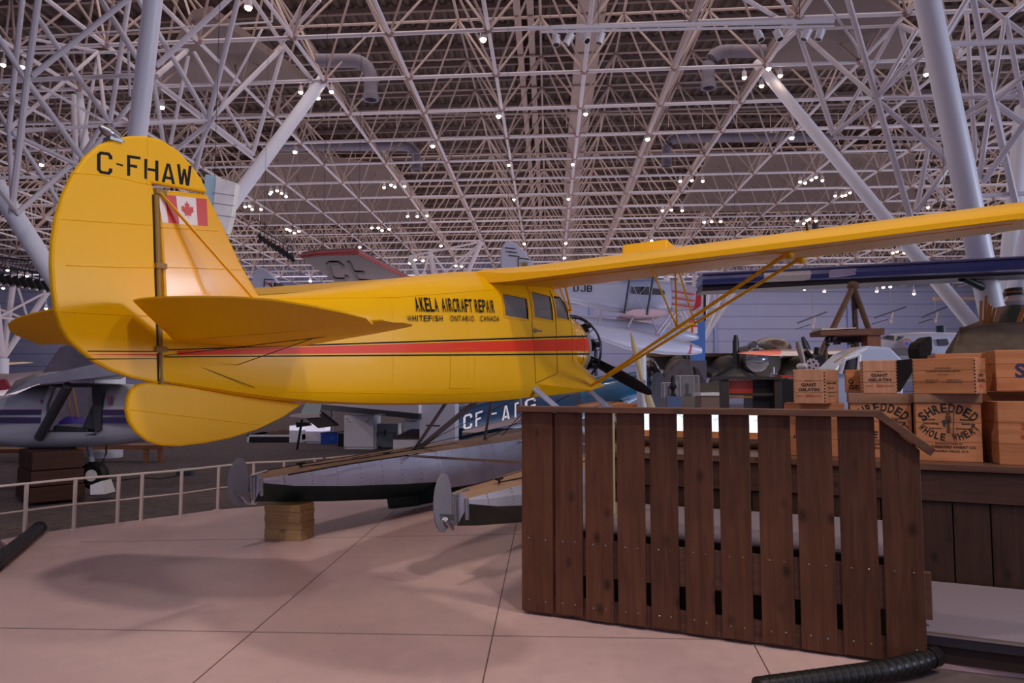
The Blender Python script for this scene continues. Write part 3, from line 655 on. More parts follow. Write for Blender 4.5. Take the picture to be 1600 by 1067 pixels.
# radial engine
eng = MB(); eng.rev([(0, .20), (.12, .21), (.30, .17), (.38, .08)], (5.90, 0, CZ), (1, 0, 0), 20, True); engine = eng.build('engine', dark_steel, plane, True)
for k in range(9):
    a = 2 * PI * k / 9 + .2; d = Vector((0, math.cos(a), math.sin(a))); q = MB(); o_ = Vector((6.20, 0, CZ))
    pr = []
    for j in range(14): pr += [(.17 + j * .018, .085), (.176 + j * .018, .085), (.178 + j * .018, .066), (.186 + j * .018, .066)]
    q.rev(pr, o_, d, 14, True); q.tube(o_ + d * .43 + Vector((-.06, 0, 0)), o_ + d * .46 + Vector((.08, 0, 0)), .04, n=8)
    q.tube(o_ + d * .18 + Vector((.11, 0, 0)), o_ + d * .43 + Vector((.09, 0, 0)), .012, n=6); q.build('cylinder', dark_steel, engine, True)
q = MB(); ringp = [(6.30, .47 * math.cos(t), CZ + .47 * math.sin(t)) for t in [2 * PI * k / 40 for k in range(41)]]; q.path(ringp, .016, 6)
q.path([(6.20, .50 * math.cos(t), CZ + .50 * math.sin(t)) for t in [2 * PI * k / 40 for k in range(41)]], .010, 6)
for k in range(18):
    a = 2 * PI * k / 18; q.tube((6.20, .50 * math.cos(a), CZ + .50 * math.sin(a)), (6.30, .47 * math.cos(a), CZ + .47 * math.sin(a)), .006, n=5)
    q.tube((6.30, .47 * math.cos(a), CZ + .47 * math.sin(a)), (6.22, .2 * math.cos(a + .2), CZ + .2 * math.sin(a + .2)), .006, n=5)
q.build('ignition_harness', dark_steel, engine, True)
q = MB(); q.path([(5.93, .445 * math.cos(t), CZ + .445 * math.sin(t)) for t in [PI * .85 + k * .1 for k in range(20)]], .042, 10); q.build('exhaust_collector', alum_grey, engine, True)
# two-blade propeller
prop = MB(); prop.rev([(-.02, .09), (.08, .09), (.16, .05), (.2, .01)], (6.38, 0, CZ), (1, 0, 0), 16, True); prop = prop.build('propeller', black, plane, True)
tipd = Vector((0, -.88, -.47)).normalized()
for s in (1, -1):
    d = tipd * s; side = Vector((1, 0, 0)).cross(d).normalized(); rg = []
    for r, wd, th, tw in ((.05, .05, .05, .9), (.2, .06, .04, .8), (.45, .085, .024, .6), (.8, .095, .016, .4), (1.1, .08, .011, .28), (1.27, .05, .008, .22), (1.31, .012, .006, .2)):
        ax = side * math.cos(tw) + Vector((1, 0, 0)) * math.sin(tw); ay = Vector((1, 0, 0)) * math.cos(tw) - side * math.sin(tw)
        rg.append([Vector((6.44, 0, CZ)) + d * r + ax * (wd * math.cos(t)) + ay * (th * math.sin(t)) for t in [2 * PI * k / 14 for k in range(14)]])
    q = MB(); q.loft(rg); q.build('blade', black, prop, True)
# wing root strut fairing (the low triangular stub)
for s in (1, -1):
    b = MB(); 
    P = [(4.25, .50, 1.50), (5.70, .42, 1.60), (5.70, .0, 1.53), (4.25, 0, 1.36), (4.25, .555, 1.56), (5.28, .56, 1.93), (5.3, 0, 1.9), (4.3, 0, 1.6)]
    b.add([(4.24, s * .53, 1.545), (5.28, s * .50, 1.90), (5.75, s * .74, 1.52), (5.2, s * .80, 1.47), (4.5, s * .50, 1.40), (5.75, s * .3, 1.42), (5.80, s * .38, 1.62), (5.2, 0, 1.38), (5.7, 0, 1.5), (4.3, 0, 1.37)],
          [(0, 1, 3), (1, 2, 3), (1, 6, 2), (0, 3, 4), (4, 3, 5), (3, 2, 5), (2, 6, 5), (4, 5, 7, 9), (5, 6, 8, 7), (1, 8, 6), (0, 4, 9)])
    b.build('strut_fairing', yellow, plane)
# seats and floor inside
b = MB(); b.box((3.3, -.48, 1.62), (5.2, .48, 1.66)); b.build('cabin_floor', dark_steel, plane)
for u, v in ((3.72, -.25), (3.72, .25), (4.5, -.25), (4.5, .25)):
    b = MB(); b.box((u, v - .2, 1.85), (u + .42, v + .2, 1.97)); b.hexa([(u - .02, v - .2, 1.9), (u + .08, v - .2, 1.9), (u + .08, v + .2, 1.9), (u - .02, v + .2, 1.9), (u - .16, v - .2, 2.42), (u - .08, v - .2, 2.44), (u - .08, v + .2, 2.44), (u - .16, v + .2, 2.42)]); b.build('seat', black, plane, bevel=.02)
b = MB(); b.tube((3.85, -.49, 2.5), (4.0, -.49, 2.26), .014, n=6); b.tube((4.95, -.48, 2.62), (4.2, -.48, 2.5), .014, n=6); b.tube((4.98, 0, 2.8), (5.2, 0, 2.46), .016, n=6); b.tube((3.57, -.46, 2.44), (3.85, -.46, 2.2), .016, n=6); b.build('cabin_tube', dark_steel, plane, True)
# ---- fin, rudder, ventral fin
def finprism(pts, v0, v1): 
    b = MB(); b.prism(pts, lambda a, c, t: (a, t, c), v0, v1); return b
hx = lambda px, py: UV(px, py, 0)
b = finprism([hx(244, 296), hx(321, 304), hx(345, 352), hx(372, 410), hx(403, 464), (.55, 2.05), (.03, 2.0)], -.026, .026); fin = b.build('fin', yellow_metal, plane, bevel=.018)
rud = [(322, 302), (313, 281), (298, 260), (275, 235), (250, 219), (225, 213), (200, 213), (176, 217), (152, 227), (130, 246), (111, 273), (95, 306), (84, 342), (78, 380), (77, 415), (79, 450), (84, 485), (93, 512), (105, 532), (122, 548), (145, 566), (170, 579), (205, 591), (249, 600)]
b = finprism([hx(*q) for q in rud] + [hx(247, 440), hx(240, 300), hx(234, 287)], -.024, .024); rudder = b.build('rudder', yellow, plane, bevel=.016)
b = MB()
for pr_ in ([(110, 271), (170, 276), (232, 290)], [(90, 343), (160, 348), (238, 353)], [(100, 415), (170, 418), (240, 419)], [(90, 487), (160, 491), (245, 495)], [(228, 214), (226, 288)]):
    pp = [hx(*q) for q in pr_]
    for a, c in zip(pp, pp[1:]): b.tube((a[0], -.0245, a[1]), (c[0], -.0245, c[1]), .0028, n=4)
for pr_ in ([(-.6, 1.725), (.0, 1.745)],): pass
b.build('rib_tape', yellow, rudder)
b = MB()
for z0, z1, c_ in ((1.735, 1.741, 0), (1.688, 1.693, 0)): b.prism([(-.46, z0 - .02), (.02, z0), (.02, z1), (-.46, z1 - .019)], lambda a, c, t: (a, t, c), -.0248, -.0243)
b.build('stripe', decal_black, rudder)
b = MB(); b.prism([(-.44, 1.697), (.02, 1.710), (.02, 1.723), (-.44, 1.701)], lambda a, c, t: (a, t, c), -.0248, -.0243); b.build('stripe', decal_red, rudder)
b = MB()   # registration letters
for ch, x0, x1, yt0, yb0 in (('C', 148, 172, 238, 273), ('-', 177, 190, 246, 270), ('F', 195, 216, 244, 277), ('H', 222, 244, 250, 282), ('A', 249, 270, 256, 287), ('W', 273, 296, 258, 290)):
    p00 = hx(x0, yb0 - 2); p10 = hx(x1, yb0 + 2); p01 = hx(x0, yt0 - 1); p11 = hx(x1, yt0 + 2)
    fn = lambda s, t: ((p00[0] * (1 - s) + p10[0] * s) * (1 - t) + (p01[0] * (1 - s) + p11[0] * s) * t, -.0252, (p00[1] * (1 - s) + p10[1] * s) * (1 - t) + (p01[1] * (1 - s) + p11[1] * s) * t)
    letter(b, ch, fn, .23)
b.build('lettering', decal_black, rudder)
# tail lamp on the rudder top
b = MB(); c = hx(172, 213); b.rev([(-.05, .03), (0, .035), (.04, .03), (.07, .01)], (c[0], 0, c[1] + .02), (-.9, 0, .3), 12, True); b.tube((c[0], -.03, c[1]), (c[0] + .1, .0, c[1] - .02), .018, n=8); b.box((c[0] - .02, -.04, c[1] - .03), (c[0] + .06, .04, c[1] - .01)); b.build('tail_lamp', metal, rudder, True)
# hinge tube, rudder gap
b = MB(); h0, h1 = hx(241, 296), hx(250, 600); b.tube((h0[0], -.01, h0[1]), (h1[0], -.01, h1[1]), .026, n=10); 
for y in (300, 415, 545): q_ = hx(245, y); b.box((q_[0] - .03, -.045, q_[1] - .02), (q_[0] + .045, .03, q_[1] + .015))
b.build('hinge_tube', mat('hinge_ochre', (138, 104, 26), .5), plane, True)
b = MB(); 
for y0, y1 in ((306, 412), (420, 470), (500, 545), (552, 596)): a = hx(240 + (y0 - 300) * .03, y0); c = hx(240 + (y1 - 300) * .03, y1); b.tube((a[0] - .022, -.026, a[1]), (c[0] - .022, -.026, c[1]), .006, n=5)
b.build('gap_seal', black, plane)
# flag decal on the fin
def fl(s, t):
    a, c, d, e = hx(250, 350), hx(321, 356), hx(242, 302), hx(319, 310); L_ = lambda p, q, k: (p[0] + (q[0] - p[0]) * k, p[1] + (q[1] - p[1]) * k)
    p = L_(L_(a, c, s), L_(d, e, s), t); return (p[0], -.0268 - .0002 * 0, p[1])
def flagquad(b, s0, s1, off=0): b.add([tuple(Vector(fl(s, t)) - Vector((0, off, 0))) for s, t in ((s0, .04), (s1, .04), (s1, .96), (s0, .96))], [(0, 1, 2, 3)])
b = MB(); flagquad(b, 0, 1); flg = b.build('flag', flag_white, fin)
b = MB(); flagquad(b, .13, .36, .0006); flagquad(b, .77, 1, .0006)
leaf = [(0, -1), (.05, -.5), (.5, -.6), (.42, -.35), (.95, .05), (.8, .15), (.9, .5), (.6, .42), (.52, .58), (.28, .3), (.36, .85), (.18, .75), (0, 1.1)]
leaf = leaf + [(-x, y) for x, y in reversed(leaf[1:-1])]
b.add([tuple(Vector(fl(.57 + x * .15, .5 + y * .30)) - Vector((0, .0006, 0))) for x, y in leaf], [tuple(range(len(leaf)))])
b.build('maple_leaf', flag_red, flg)
b = MB()
for y0, y1 in ((356, 362), (418, 422)): a = hx(248, y0); c = hx(338 if y0 < 400 else 375, y1); b.tube((a[0], -.0265, a[1]), (c[0], -.0265, c[1]), .003, n=4)
b.build('rib_tape', yellow, fin)
vent = [(195, 640), (197, 622), (203, 608), (213, 600), (228, 597), (300, 604), (370, 615), (471, 631), (440, 652), (400, 671), (360, 684), (320, 692), (280, 697), (250, 696), (228, 689), (210, 675), (199, 658)]
b = finprism([hx(*q) for q in vent], -.02, .02); vf = b.build('ventral_fin', yellow, plane, bevel=.014)
b = MB(); a = hx(200, 640); c = hx(300, 652); e = hx(400, 664); b.tube((a[0], -.0205, a[1]), (c[0], -.0205, c[1]), .0025, n=4); b.tube((c[0], -.0205, c[1]), (e[0], -.0205, e[1]), .0025, n=4); b.build('rib_tape', yellow, vf)
# ---- tailplane (elevators drooped up a little)
for s in (1, -1):
    Y = lambda v: -s * v * (1 if s == 1 else .9)
    hz = lambda v: 1.832 + .014 * v
    b = MB(); le = [(.0, 1.0), (.25, .98), (.6, .88), (1.0, .70), (1.4, .56), (1.62, .49), (1.78, .43), (1.86, .34), (1.885, .22)]
    rg = []
    for v, u in le:
        th = .045 * max(.12, min(1, (1.95 - v) / .7)); m_ = (u + .06) / 2
        rg.append([(.06, Y(v), hz(v) - th * .6), (m_, Y(v), hz(v) - th), (u - .03, Y(v), hz(v) - th * .5), (u, Y(v), hz(v)), (u - .03, Y(v), hz(v) + th * .5), (m_, Y(v), hz(v) + th), (.06, Y(v), hz(v) + th * .6)])
    b.loft(rg); b.build('stabilizer', yellow, plane, True)
    b = MB(); te = [(.10, -.22, 2.03), (.18, -.285, 2.035), (.35, -.335, 2.03), (.6, -.37, 2.018), (.9, -.38, 2.0), (1.2, -.36, 1.98), (1.45, -.31, 1.955), (1.62, -.23, 1.925), (1.75, -.12, 1.895), (1.82, .0, 1.87)]
    rg = []
    for v, u, z in te:
        rg.append([(.05, Y(v), hz(v) - .022), ((.05 + u) / 2, Y(v), (hz(v) + z) / 2 - .016), (u, Y(v), z - .005), (u, Y(v), z + .005), ((.05 + u) / 2, Y(v), (hz(v) + z) / 2 + .018), (.05, Y(v), hz(v) + .025)])
    b.loft(rg); b.build('elevator', yellow, plane, True)
    b = MB(); a = (hx(243, 296)[0] + .01, Y(.03), hx(243, 296)[1] - .02); bl = UV(400, 462, .25); b.tube(a, (bl[0] - .05, Y(.27), 2.14), .017, n=8, ry=.010); b.build('fin_strut', yellow_metal, plane, True)
    b = MB(); b.tube((.5, Y(.16), 1.66), (.30, Y(1.1), 1.80), .003, n=4); b.tube((.02, Y(.04), 1.71), (.35, Y(1.3), 1.82), .0025, n=4); b.tube((.04, Y(.04), 1.72), (.62, Y(.20), 1.50), .0025, n=4); b.build('brace_wire', dark_steel, plane)
b = MB(); q_ = UV(273, 524, .1); b.ell((q_[0], -.11, q_[1]), (.03, .02, .018)); q_ = UV(393, 540, .25); b.ell((q_[0], -.235, q_[1]), (.022, .012, .012)); b.build('cable_port', black, plane, True)
# ---- wings
def wing_sec(v, s, ule, ute, zle, zte, th, te):
    y = -s * v; c = ule - ute; P = []
    for f in (0, .06, .2, .45, .75, .93, .985): P.append((ute + c * f, y, zte + (zle - zte) * f - (.012 if .1 < f < .9 else 0)))
    P.append((ule + .015, y, zle + th * .22)); P.append((ule, y, zle + th * .45))
    for f in (.9, .72, .5, .25, .08, 0): P.append((ute + c * f, y, zte + (zle - zte) * f + te + (th - te) * math.sin(PI * min(1, f / 1.0) ** .8) ** .9 * 1.0))
    return P
for s in (1, -1):
    b = MB(); b.loft([wing_sec(*a) for a in [(.30, s, 5.25, 3.36, 2.77, 2.60, .20, .13), (.62, s, 5.22, 3.46, 2.785, 2.612, .20, .09), (1.2, s, 5.19, 3.50, 2.80, 2.635, .20, .055), (3.4, s, 5.13, 3.55, 2.875, 2.705, .19, .05), (5.0, s, 5.06, 3.60, 2.94, 2.76, .18, .045),
                               (6.0, s, 4.98, 3.72, 2.985, 2.82, .12, .03), (6.35, s, 4.8, 3.95, 3.01, 2.90, .07, .02), (6.48, s, 4.6, 4.15, 3.03, 2.97, .03, .01)]])
    wg_ = b.build('wing', yellow, plane, True)
    b = MB(); b.tube((3.50, -s * 1.2, 2.638), (3.6, -s * 5.0, 2.764), .006, n=4); b.tube((3.78, -s * .6, 2.628), (3.86, -s * 5.0, 2.782), .004, n=4)
    for v in (1.1, 1.9, 2.7, 3.3, 4.1, 4.9): b.tube((3.58, -s * v, 2.628 + v * .028), (5.05, -s * v, 2.775 + v * .031), .003, n=4)
    b.build('rib_tape', yellow, wg_)
    b = MB(); b.box((4.0, -s * 3.55 - .02, 2.93), (4.14, -s * 3.55 + .02, 2.99)); b.tube((4.0, -s * 3.5, 2.86), (3.85, -s * 3.5, 2.96), .012, n=6); b.build('aileron_horn', black, wg_)
    # two lift struts from the stub fairing to the wing, jury struts between
    a0, a1 = Vector((5.66, -s * .66, 1.545)), Vector((4.94, -s * 3.30, 2.845)); c0, c1 = Vector((5.3, -s * .72, 1.50)), Vector((4.02, -s * 3.32, 2.745))
    for p, q_ in ((a0, a1), (c0, c1)):
        b = MB(); b.tube(p, q_, .040, n=12, ry=.018, ref=(0, 1, .4)); b.ell(q_ - Vector((0, 0, .02)), (.09, .05, .04)); b.ell(p, (.09, .06, .05)); b.build('lift_strut', yellow, plane, True)
    for k, t in ((0, .50),):
        fa = a0.lerp(a1, t + .04); ra = c0.lerp(c1, t + .02)
        for p, q_ in ((fa, (4.90, -s * 2.02, 2.82)), (ra, (4.0, -s * 2.02, 2.69)), (ra, (4.90, -s * 1.98, 2.82)), (fa, ra)):
            b = MB(); b.tube(p, q_, .011, n=6); b.build('jury_strut', yellow, plane, True)
b = MB(); q_ = UV(1000, 400, .8); b.hexa([(4.2, -2.1, 2.86), (4.9, -2.1, 2.9), (4.9, -1.6, 2.9), (4.2, -1.6, 2.84), (4.25, -2.1, 3.05), (4.75, -2.05, 3.05), (4.75, -1.65, 3.05), (4.25, -1.6, 3.04)]); b.build('tank_fairing', yellow, plane, bevel=.02)
# ---- floats
for s in (1, -1):
    y0 = -s * 1.17
    K = [(1.78, .11, .42, .66, .60), (2.1, .17, .37, .675, .54), (2.8, .25, .28, .70, .46), (3.6, .31, .19, .72, .39), (4.28, .35, .13, .73, .34), (4.30, .36, .02, .73, .25), (5.4, .38, .0, .74, .22), (6.6, .38, .0, .75, .22), (7.6, .34, .06, .78, .27), (8.2, .26, .20, .80, .38), (8.6, .14, .40, .80, .52), (8.74, .03, .60, .76, .64)]
    # rings: keel, chine, side, deck edge
    rg = [[(u, y0, zk), (u, y0 + hw, zc), (u, y0 + hw * .98, zc + (zd - zc) * .5), (u, y0 + hw * .86, zd - .02), (u, y0 + hw * .5, zd + .012), (u, y0, zd + .02), (u, y0 - hw * .5, zd + .012), (u, y0 - hw * .86, zd - .02), (u, y0 - hw * .98, zc + (zd - zc) * .5), (u, y0 - hw, zc)] for u, hw, zk, zd, zc in K]
    b = MB(); b.loft(rg)
    for i in range(len(b.f)):
        cz = [b.v[q] for q in b.f[i]]; ks = {q % 10 for q in b.f[i]}
        if len(b.f[i]) == 4 and (ks == {0, 1} or ks == {0, 9}): b.m[i] = 1
        if len(b.f[i]) == 4 and ks in ({3, 4}, {4, 5}, {5, 6}, {6, 7}): b.m[i] = 2
    fl_ = b.build('float', [alum, float_green, deck_tan], plane)
    q = MB()   # rivet rows, spray rail, bumper
    for u in [2.0 + .32 * k for k in range(16)]:
        for t in (.15, .35, .55, .75, .95):
            for a_, c_ in zip(K, K[1:]):
                if a_[0] <= u <= c_[0] and c_[0] - a_[0] > .05:
                    f_ = (u - a_[0]) / (c_[0] - a_[0]); hw = a_[1] + (c_[1] - a_[1]) * f_; zc = a_[4] + (c_[4] - a_[4]) * f_; zd = a_[3] + (c_[3] - a_[3]) * f_
                    q.box((u - .004, y0 - hw * (1 - .12 * max(0, t * 2 - 1)) - .004, zc + (zd - .02 - zc) * t - .004), (u + .004, y0 - hw * (1 - .12 * max(0, t * 2 - 1)) + .02, zc + (zd - .02 - zc) * t + .004))
    q.build('rivets', alum_grey, fl_)
    q = MB()
    for k in range(2):
        yy = y0 + (.10 - .2 * k); q.tube((1.775, yy * 1 - .0, .48), (1.765, yy, .64), .018, n=8)
    q.tube((1.765, y0, .44), (1.755, y0, .65), .022, n=8); q.build('stern_ribs', metal, fl_, True)
    # water rudder: a tall oval blade held on brackets behind the stern
    rp = MB(); cx, cz, ry, rz_ = 1.60, .622, .125, .222
    out = [(cx + ry * math.cos(t) * (1 if math.cos(t) < 0 else .8), cz + rz_ * math.sin(t)) for t in [2 * PI * k / 28 for k in range(28)]]
    rp.prism(out, lambda a, c, t: (a, y0 + t, c), -.006, .006); wr = rp.build('water_rudder', alum_grey, fl_)
    q = MB(); q.tube((1.74, y0, .43), (1.72, y0, .66), .014, n=8); q.tube((1.72, y0, .66), (1.9, y0 - .02, .69), .016, n=8); q.hexa([(1.56, y0 - .012, .50), (1.72, y0 - .012, .47), (1.72, y0 + .012, .47), (1.56, y0 + .012, .50), (1.54, y0 - .012, .55), (1.72, y0 - .012, .52), (1.72, y0 + .012, .52), (1.54, y0 + .012, .55)])
    q.tube((1.60, y0 - .02, .50), (1.68, y0 - .02, .42), .02, n=8); q.tube((1.66, y0, .49), (1.73, y0, .40), .012, n=8); q.build('rudder_bracket', metal, wr, True)
    for u in (2.25, 3.55, 4.4, 5.6, 7.2):
        q = MB(); q.tube((u - .05, y0 - .1, .74), (u + .05, y0 - .1, .74), .012, n=6); q.tube((u, y0 - .1, .70), (u, y0 - .1, .74), .012, n=6); q.build('cleat', dark_steel, fl_, True)
    q = MB(); q.path([(2.3, y0 - .06, .70), (2.7, y0 - .16, .72), (3.2, y0 - .17, .73), (3.9, y0 - .15, .745), (5.0, y0 - .1, .755)], .006, 5); q.tube((1.9, y0 + .05, .69), (3.9, y0 + .10, .75), .004, n=4); q.build('rudder_cable', dark_steel, fl_)
    if s == -1:
        q = MB(); q.path([(2.0, y0 - .205, .66), (2.8, y0 - .235, .69), (3.9, y0 - .29, .71)], .008, 5); q.build('gunwale_strip', dark_steel, fl_)
        q = MB(); q.box((3.7, y0 - .03, -.0), (4.1, y0 + .03, .10)); 
# paddle lashed to the far float
q = MB(); q.ell((5.35, .86, .60), (.26, .012, .06)); q.tube((5.58, .86, .62), (6.7, .86, .68), .013, n=8); o_ = q.build('paddle', mat('paddle_wood', (150, 74, 42), .5), plane, True)
q = MB(); q.box((5.10, .838, .53), (5.15, .88, .67)); q.build('blade_band', flag_white, o_)
# float struts and spreader bars
def fstrut(p, q_, m=strut_grey, r=.042): b = MB(); b.tube(p, q_, r, n=10, ry=.018, ref=(0, 1, 0)); b.build('float_strut', m, plane, True)
for s in (1, -1):
    y = -s
    m_ = strut_grey if s == -1 else mat('strut_silver', (176, 180, 200), .4, .3)
    fstrut((4.12, y * 1.10, .74), (3.95, y * .46, 1.38)) if s == -1 else None
    if s == -1:
        fstrut((4.20, y * 1.10, .74), (4.75, y * .50, 1.40)); fstrut((5.75, y * 1.12, .75), (4.75, y * .36, 1.42)); fstrut((6.9, y * 1.12, .76), (5.6, y * .46, 1.45), mat('strut_silver', (176, 180, 200), .4, .3))
    else:
        fstrut((4.9, y * 1.16, .75), (4.22, y * .52, 1.50), m_); fstrut((5.9, y * 1.15, .75), (5.55, y * .62, 1.48), m_); fstrut((6.5, y * 1.14, .75), (5.68, y * .5, 1.50), m_)
for u in (3.75, 6.3): b = MB(); b.tube((u, -1.0, .70), (u, 1.0, .70), .03, n=10, ry=.016); b.build('spreader_bar', metal, plane, True)
b = MB(); b.tube((3.9, 1.08, .76), (6.3, -.9, 1.35), .004, n=4); b.tube((4.05, 1.08, .76), (2.9, 1.0, .74), .004, n=4); b.tube((4.0, 1.05, .75), (5.4, .4, 1.35), .004, n=4); b.tube((5.75, 1.1, .76), (5.4, -.4, 1.4), .006, n=5); b.tube((6.2, 1.1, .78), (5.4, .1, 1.35), .006, n=5); b.tube((4.06, 0.88, 1.04), (4.36, .90, 1.02), .01, n=5); b.build('brace_wire', dark_steel, plane)
# skeg below the far float step
b = MB(); b.hexa([(3.75, 1.14, .06), (4.28, 1.14, .02), (4.28, 1.20, .02), (3.75, 1.20, .06), (3.72, 1.14, .2), (4.28, 1.14, .14), (4.28, 1.20, .14), (3.72, 1.20, .2)]); b.build('skeg', float_green, plane)

# timber blocks under the far float stern
tb0 = None; sx_, sy_ = at(449, 842, atz(449, 842, 0).y).x, atz(449, 842, 0).y
hs = [.105, .07, .065, .04, .065]; z = 0
base = at(446, 842, 6.98)
for k, h in enumerate(hs):
    b = MB(); b.box((-.20, -.13, 0), (.20, .13, h)); o = b.build('timber_block', timber, None, bevel=.004); o.location = (base.x + (k % 2) * .006, 7.10 - .004 * k, z); o.rotation_euler = (0, 0, math.radians(-14 + [0, 1.2, -1.0, .8, -.5][k])); z += h + .0005
    tag(o, ['thick timber block on the floor, bottom of the stack under the float stern', 'timber block second from the bottom of the stack under the float', 'timber block in the middle of the stack under the float stern', 'thin timber block second from the top of the stack under the float', 'timber block topmost of its stack, touching the far float'][k], 'timber block', 'timber blocks under the float')
# ================================================================ plank fence, ramp, dock and crates
# their common frame: x along the fence (to the right), y away from the viewer, z up
FO = (.075, 4.77, 0); FA = math.radians(-23.46)
def FR(x, y, z=0): return Vector((FO[0] + x * math.cos(FA) - y * math.sin(FA), FO[1] + x * math.sin(FA) + y * math.cos(FA), z))
fence = thing('plank_fence', 'brown stained plank fence with a flat cap rail standing on the beige floor', 'fence', FO, FA)
PX = [(-.002, .218), (.236, .422), (.444, .627), (.656, .833), (.865, 1.036), (1.075, 1.246), (1.287, 1.463), (1.51, 1.689), (1.72, 1.908), (1.938, 2.125), (2.15, 2.341)]
for k, (x0, x1) in enumerate(PX):
    b = MB(); zb = .022 + .006 * math.sin(k * 2.1); t = .004 * math.sin(k * 1.7)
    if k < 10: b.box((x0, -.022 + t, zb), (x1, 0 + t, 1.335))
    else: b.hexa([(x0, -.022, zb), (x1, -.022, zb), (x1, 0, zb), (x0, 0, zb), (x0, -.022, 1.325), (x1, -.022, 1.16), (x1, 0, 1.16), (x0, 0, 1.325)])
    c = ((x0 + x1) / 2, 0, .7); o = b.build('plank', plank, fence, bevel=.004, origin=c)
    q = MB()
    for z in (.10, .50):
        for x in (x0 + .05, x1 - .05): q.tube((x - c[0], -.0235 + t, z + random.uniform(-.01, .01) - .7), (x - c[0], -.021 + t, z - .7), .0045, n=6)
    q.build('nail', metal, o)
b = MB(); b.box((-.02, -.075, 1.337), (2.15, .055, 1.375)); b.build('cap_rail', plank_x, fence, bevel=.004)
b = MB(); b.hexa([(2.13, -.075, 1.337), (2.385, -.075, 1.135), (2.385, .055, 1.135), (2.13, .055, 1.337), (2.15, -.075, 1.376), (2.41, -.075, 1.172), (2.41, .055, 1.172), (2.15, .055, 1.376)]); b.build('sloping_cap_rail', plank_x, fence, bevel=.004)
for x in (.235, 2.20): 
    b = MB(); b.box((x - .045, .003, 0), (x + .045, .045, 1.33 if x < 2.3 else .42)); b.build('post', plank, fence, bevel=.003)
b = MB(); b.box((-.0, .002, .285), (2.2, .03, .52)); b.build('back_rail', plank_x, fence, bevel=.003)
b = MB(); b.box((-.0, .002, .01), (2.3, .03, .143)); b.build('back_rail', plank_x, fence, bevel=.003)
# ramp / raised walk
ramp = thing('carpeted_walkway', 'grey carpeted walkway with a metal nosing between plank fence and loading dock', 'walkway', FO, FA)
b = MB(); b.box((.02, .10, 0), (2.24, 1.29, .545)); b.build('landing', mat('walk_side', (52, 36, 32), .8), ramp)
b = MB(); b.box((.02, .09, .546), (2.25, 1.29, .556)); b.build('carpet', ramp_carpet, ramp)
b = MB(); b.box((2.25, .12, 0), (4.6, 1.29, .15)); b.build('landing', mat('walk_side', (52, 36, 32), .8), ramp)
b = MB(); b.box((2.25, .12, .151), (4.6, 1.29, .160)); b.build('carpet', ramp_carpet, ramp)
b = MB(); b.box((2.25, .09, .10), (4.6, .118, .16)); b.build('nosing', mat('nosing_dark', (66, 62, 72), .4, .5), ramp)
b = MB(); b.box((2.25, .085, .150), (4.6, .12, .1615)); b.build('metal_strip', mat('nosing_bright', (214, 204, 204), .3, .9), ramp)
b = MB(); b.box((2.26, .2, .20), (2.40, .24, .46)); b.build('kick_board', plank_x, ramp, bevel=.003)
# loading dock
dock = thing('loading_dock', 'dark plank loading dock carrying the wooden crates', 'dock', FO, FA)
k = 0; x = 2.02 - .222 * 8
while x < 4.6:
    b = MB(); b.box((x + .004, 1.345, .12), (x + .218, 1.37, .70)); b.build('plank', wood('dock_plank', (40, 26, 22), (70, 48, 38), 'z'), dock, origin=(0, 0, 0), bevel=.003); x += .222
b = MB(); b.box((.12, 1.325, .705), (4.6, 1.37, .915)); b.build('beam', wood('dock_beam', (58, 38, 32), (88, 62, 52), 'x'), dock, bevel=.004)
b = MB(); b.box((.12, 1.30, .92), (4.6, 3.4, .968)); b.build('top', plank_x, dock, bevel=.004)
b = MB(); b.box((.12, 1.38, 0), (4.6, 3.35, .915)); b.build('core', mat('dock_core', (20, 14, 13), .9), dock)

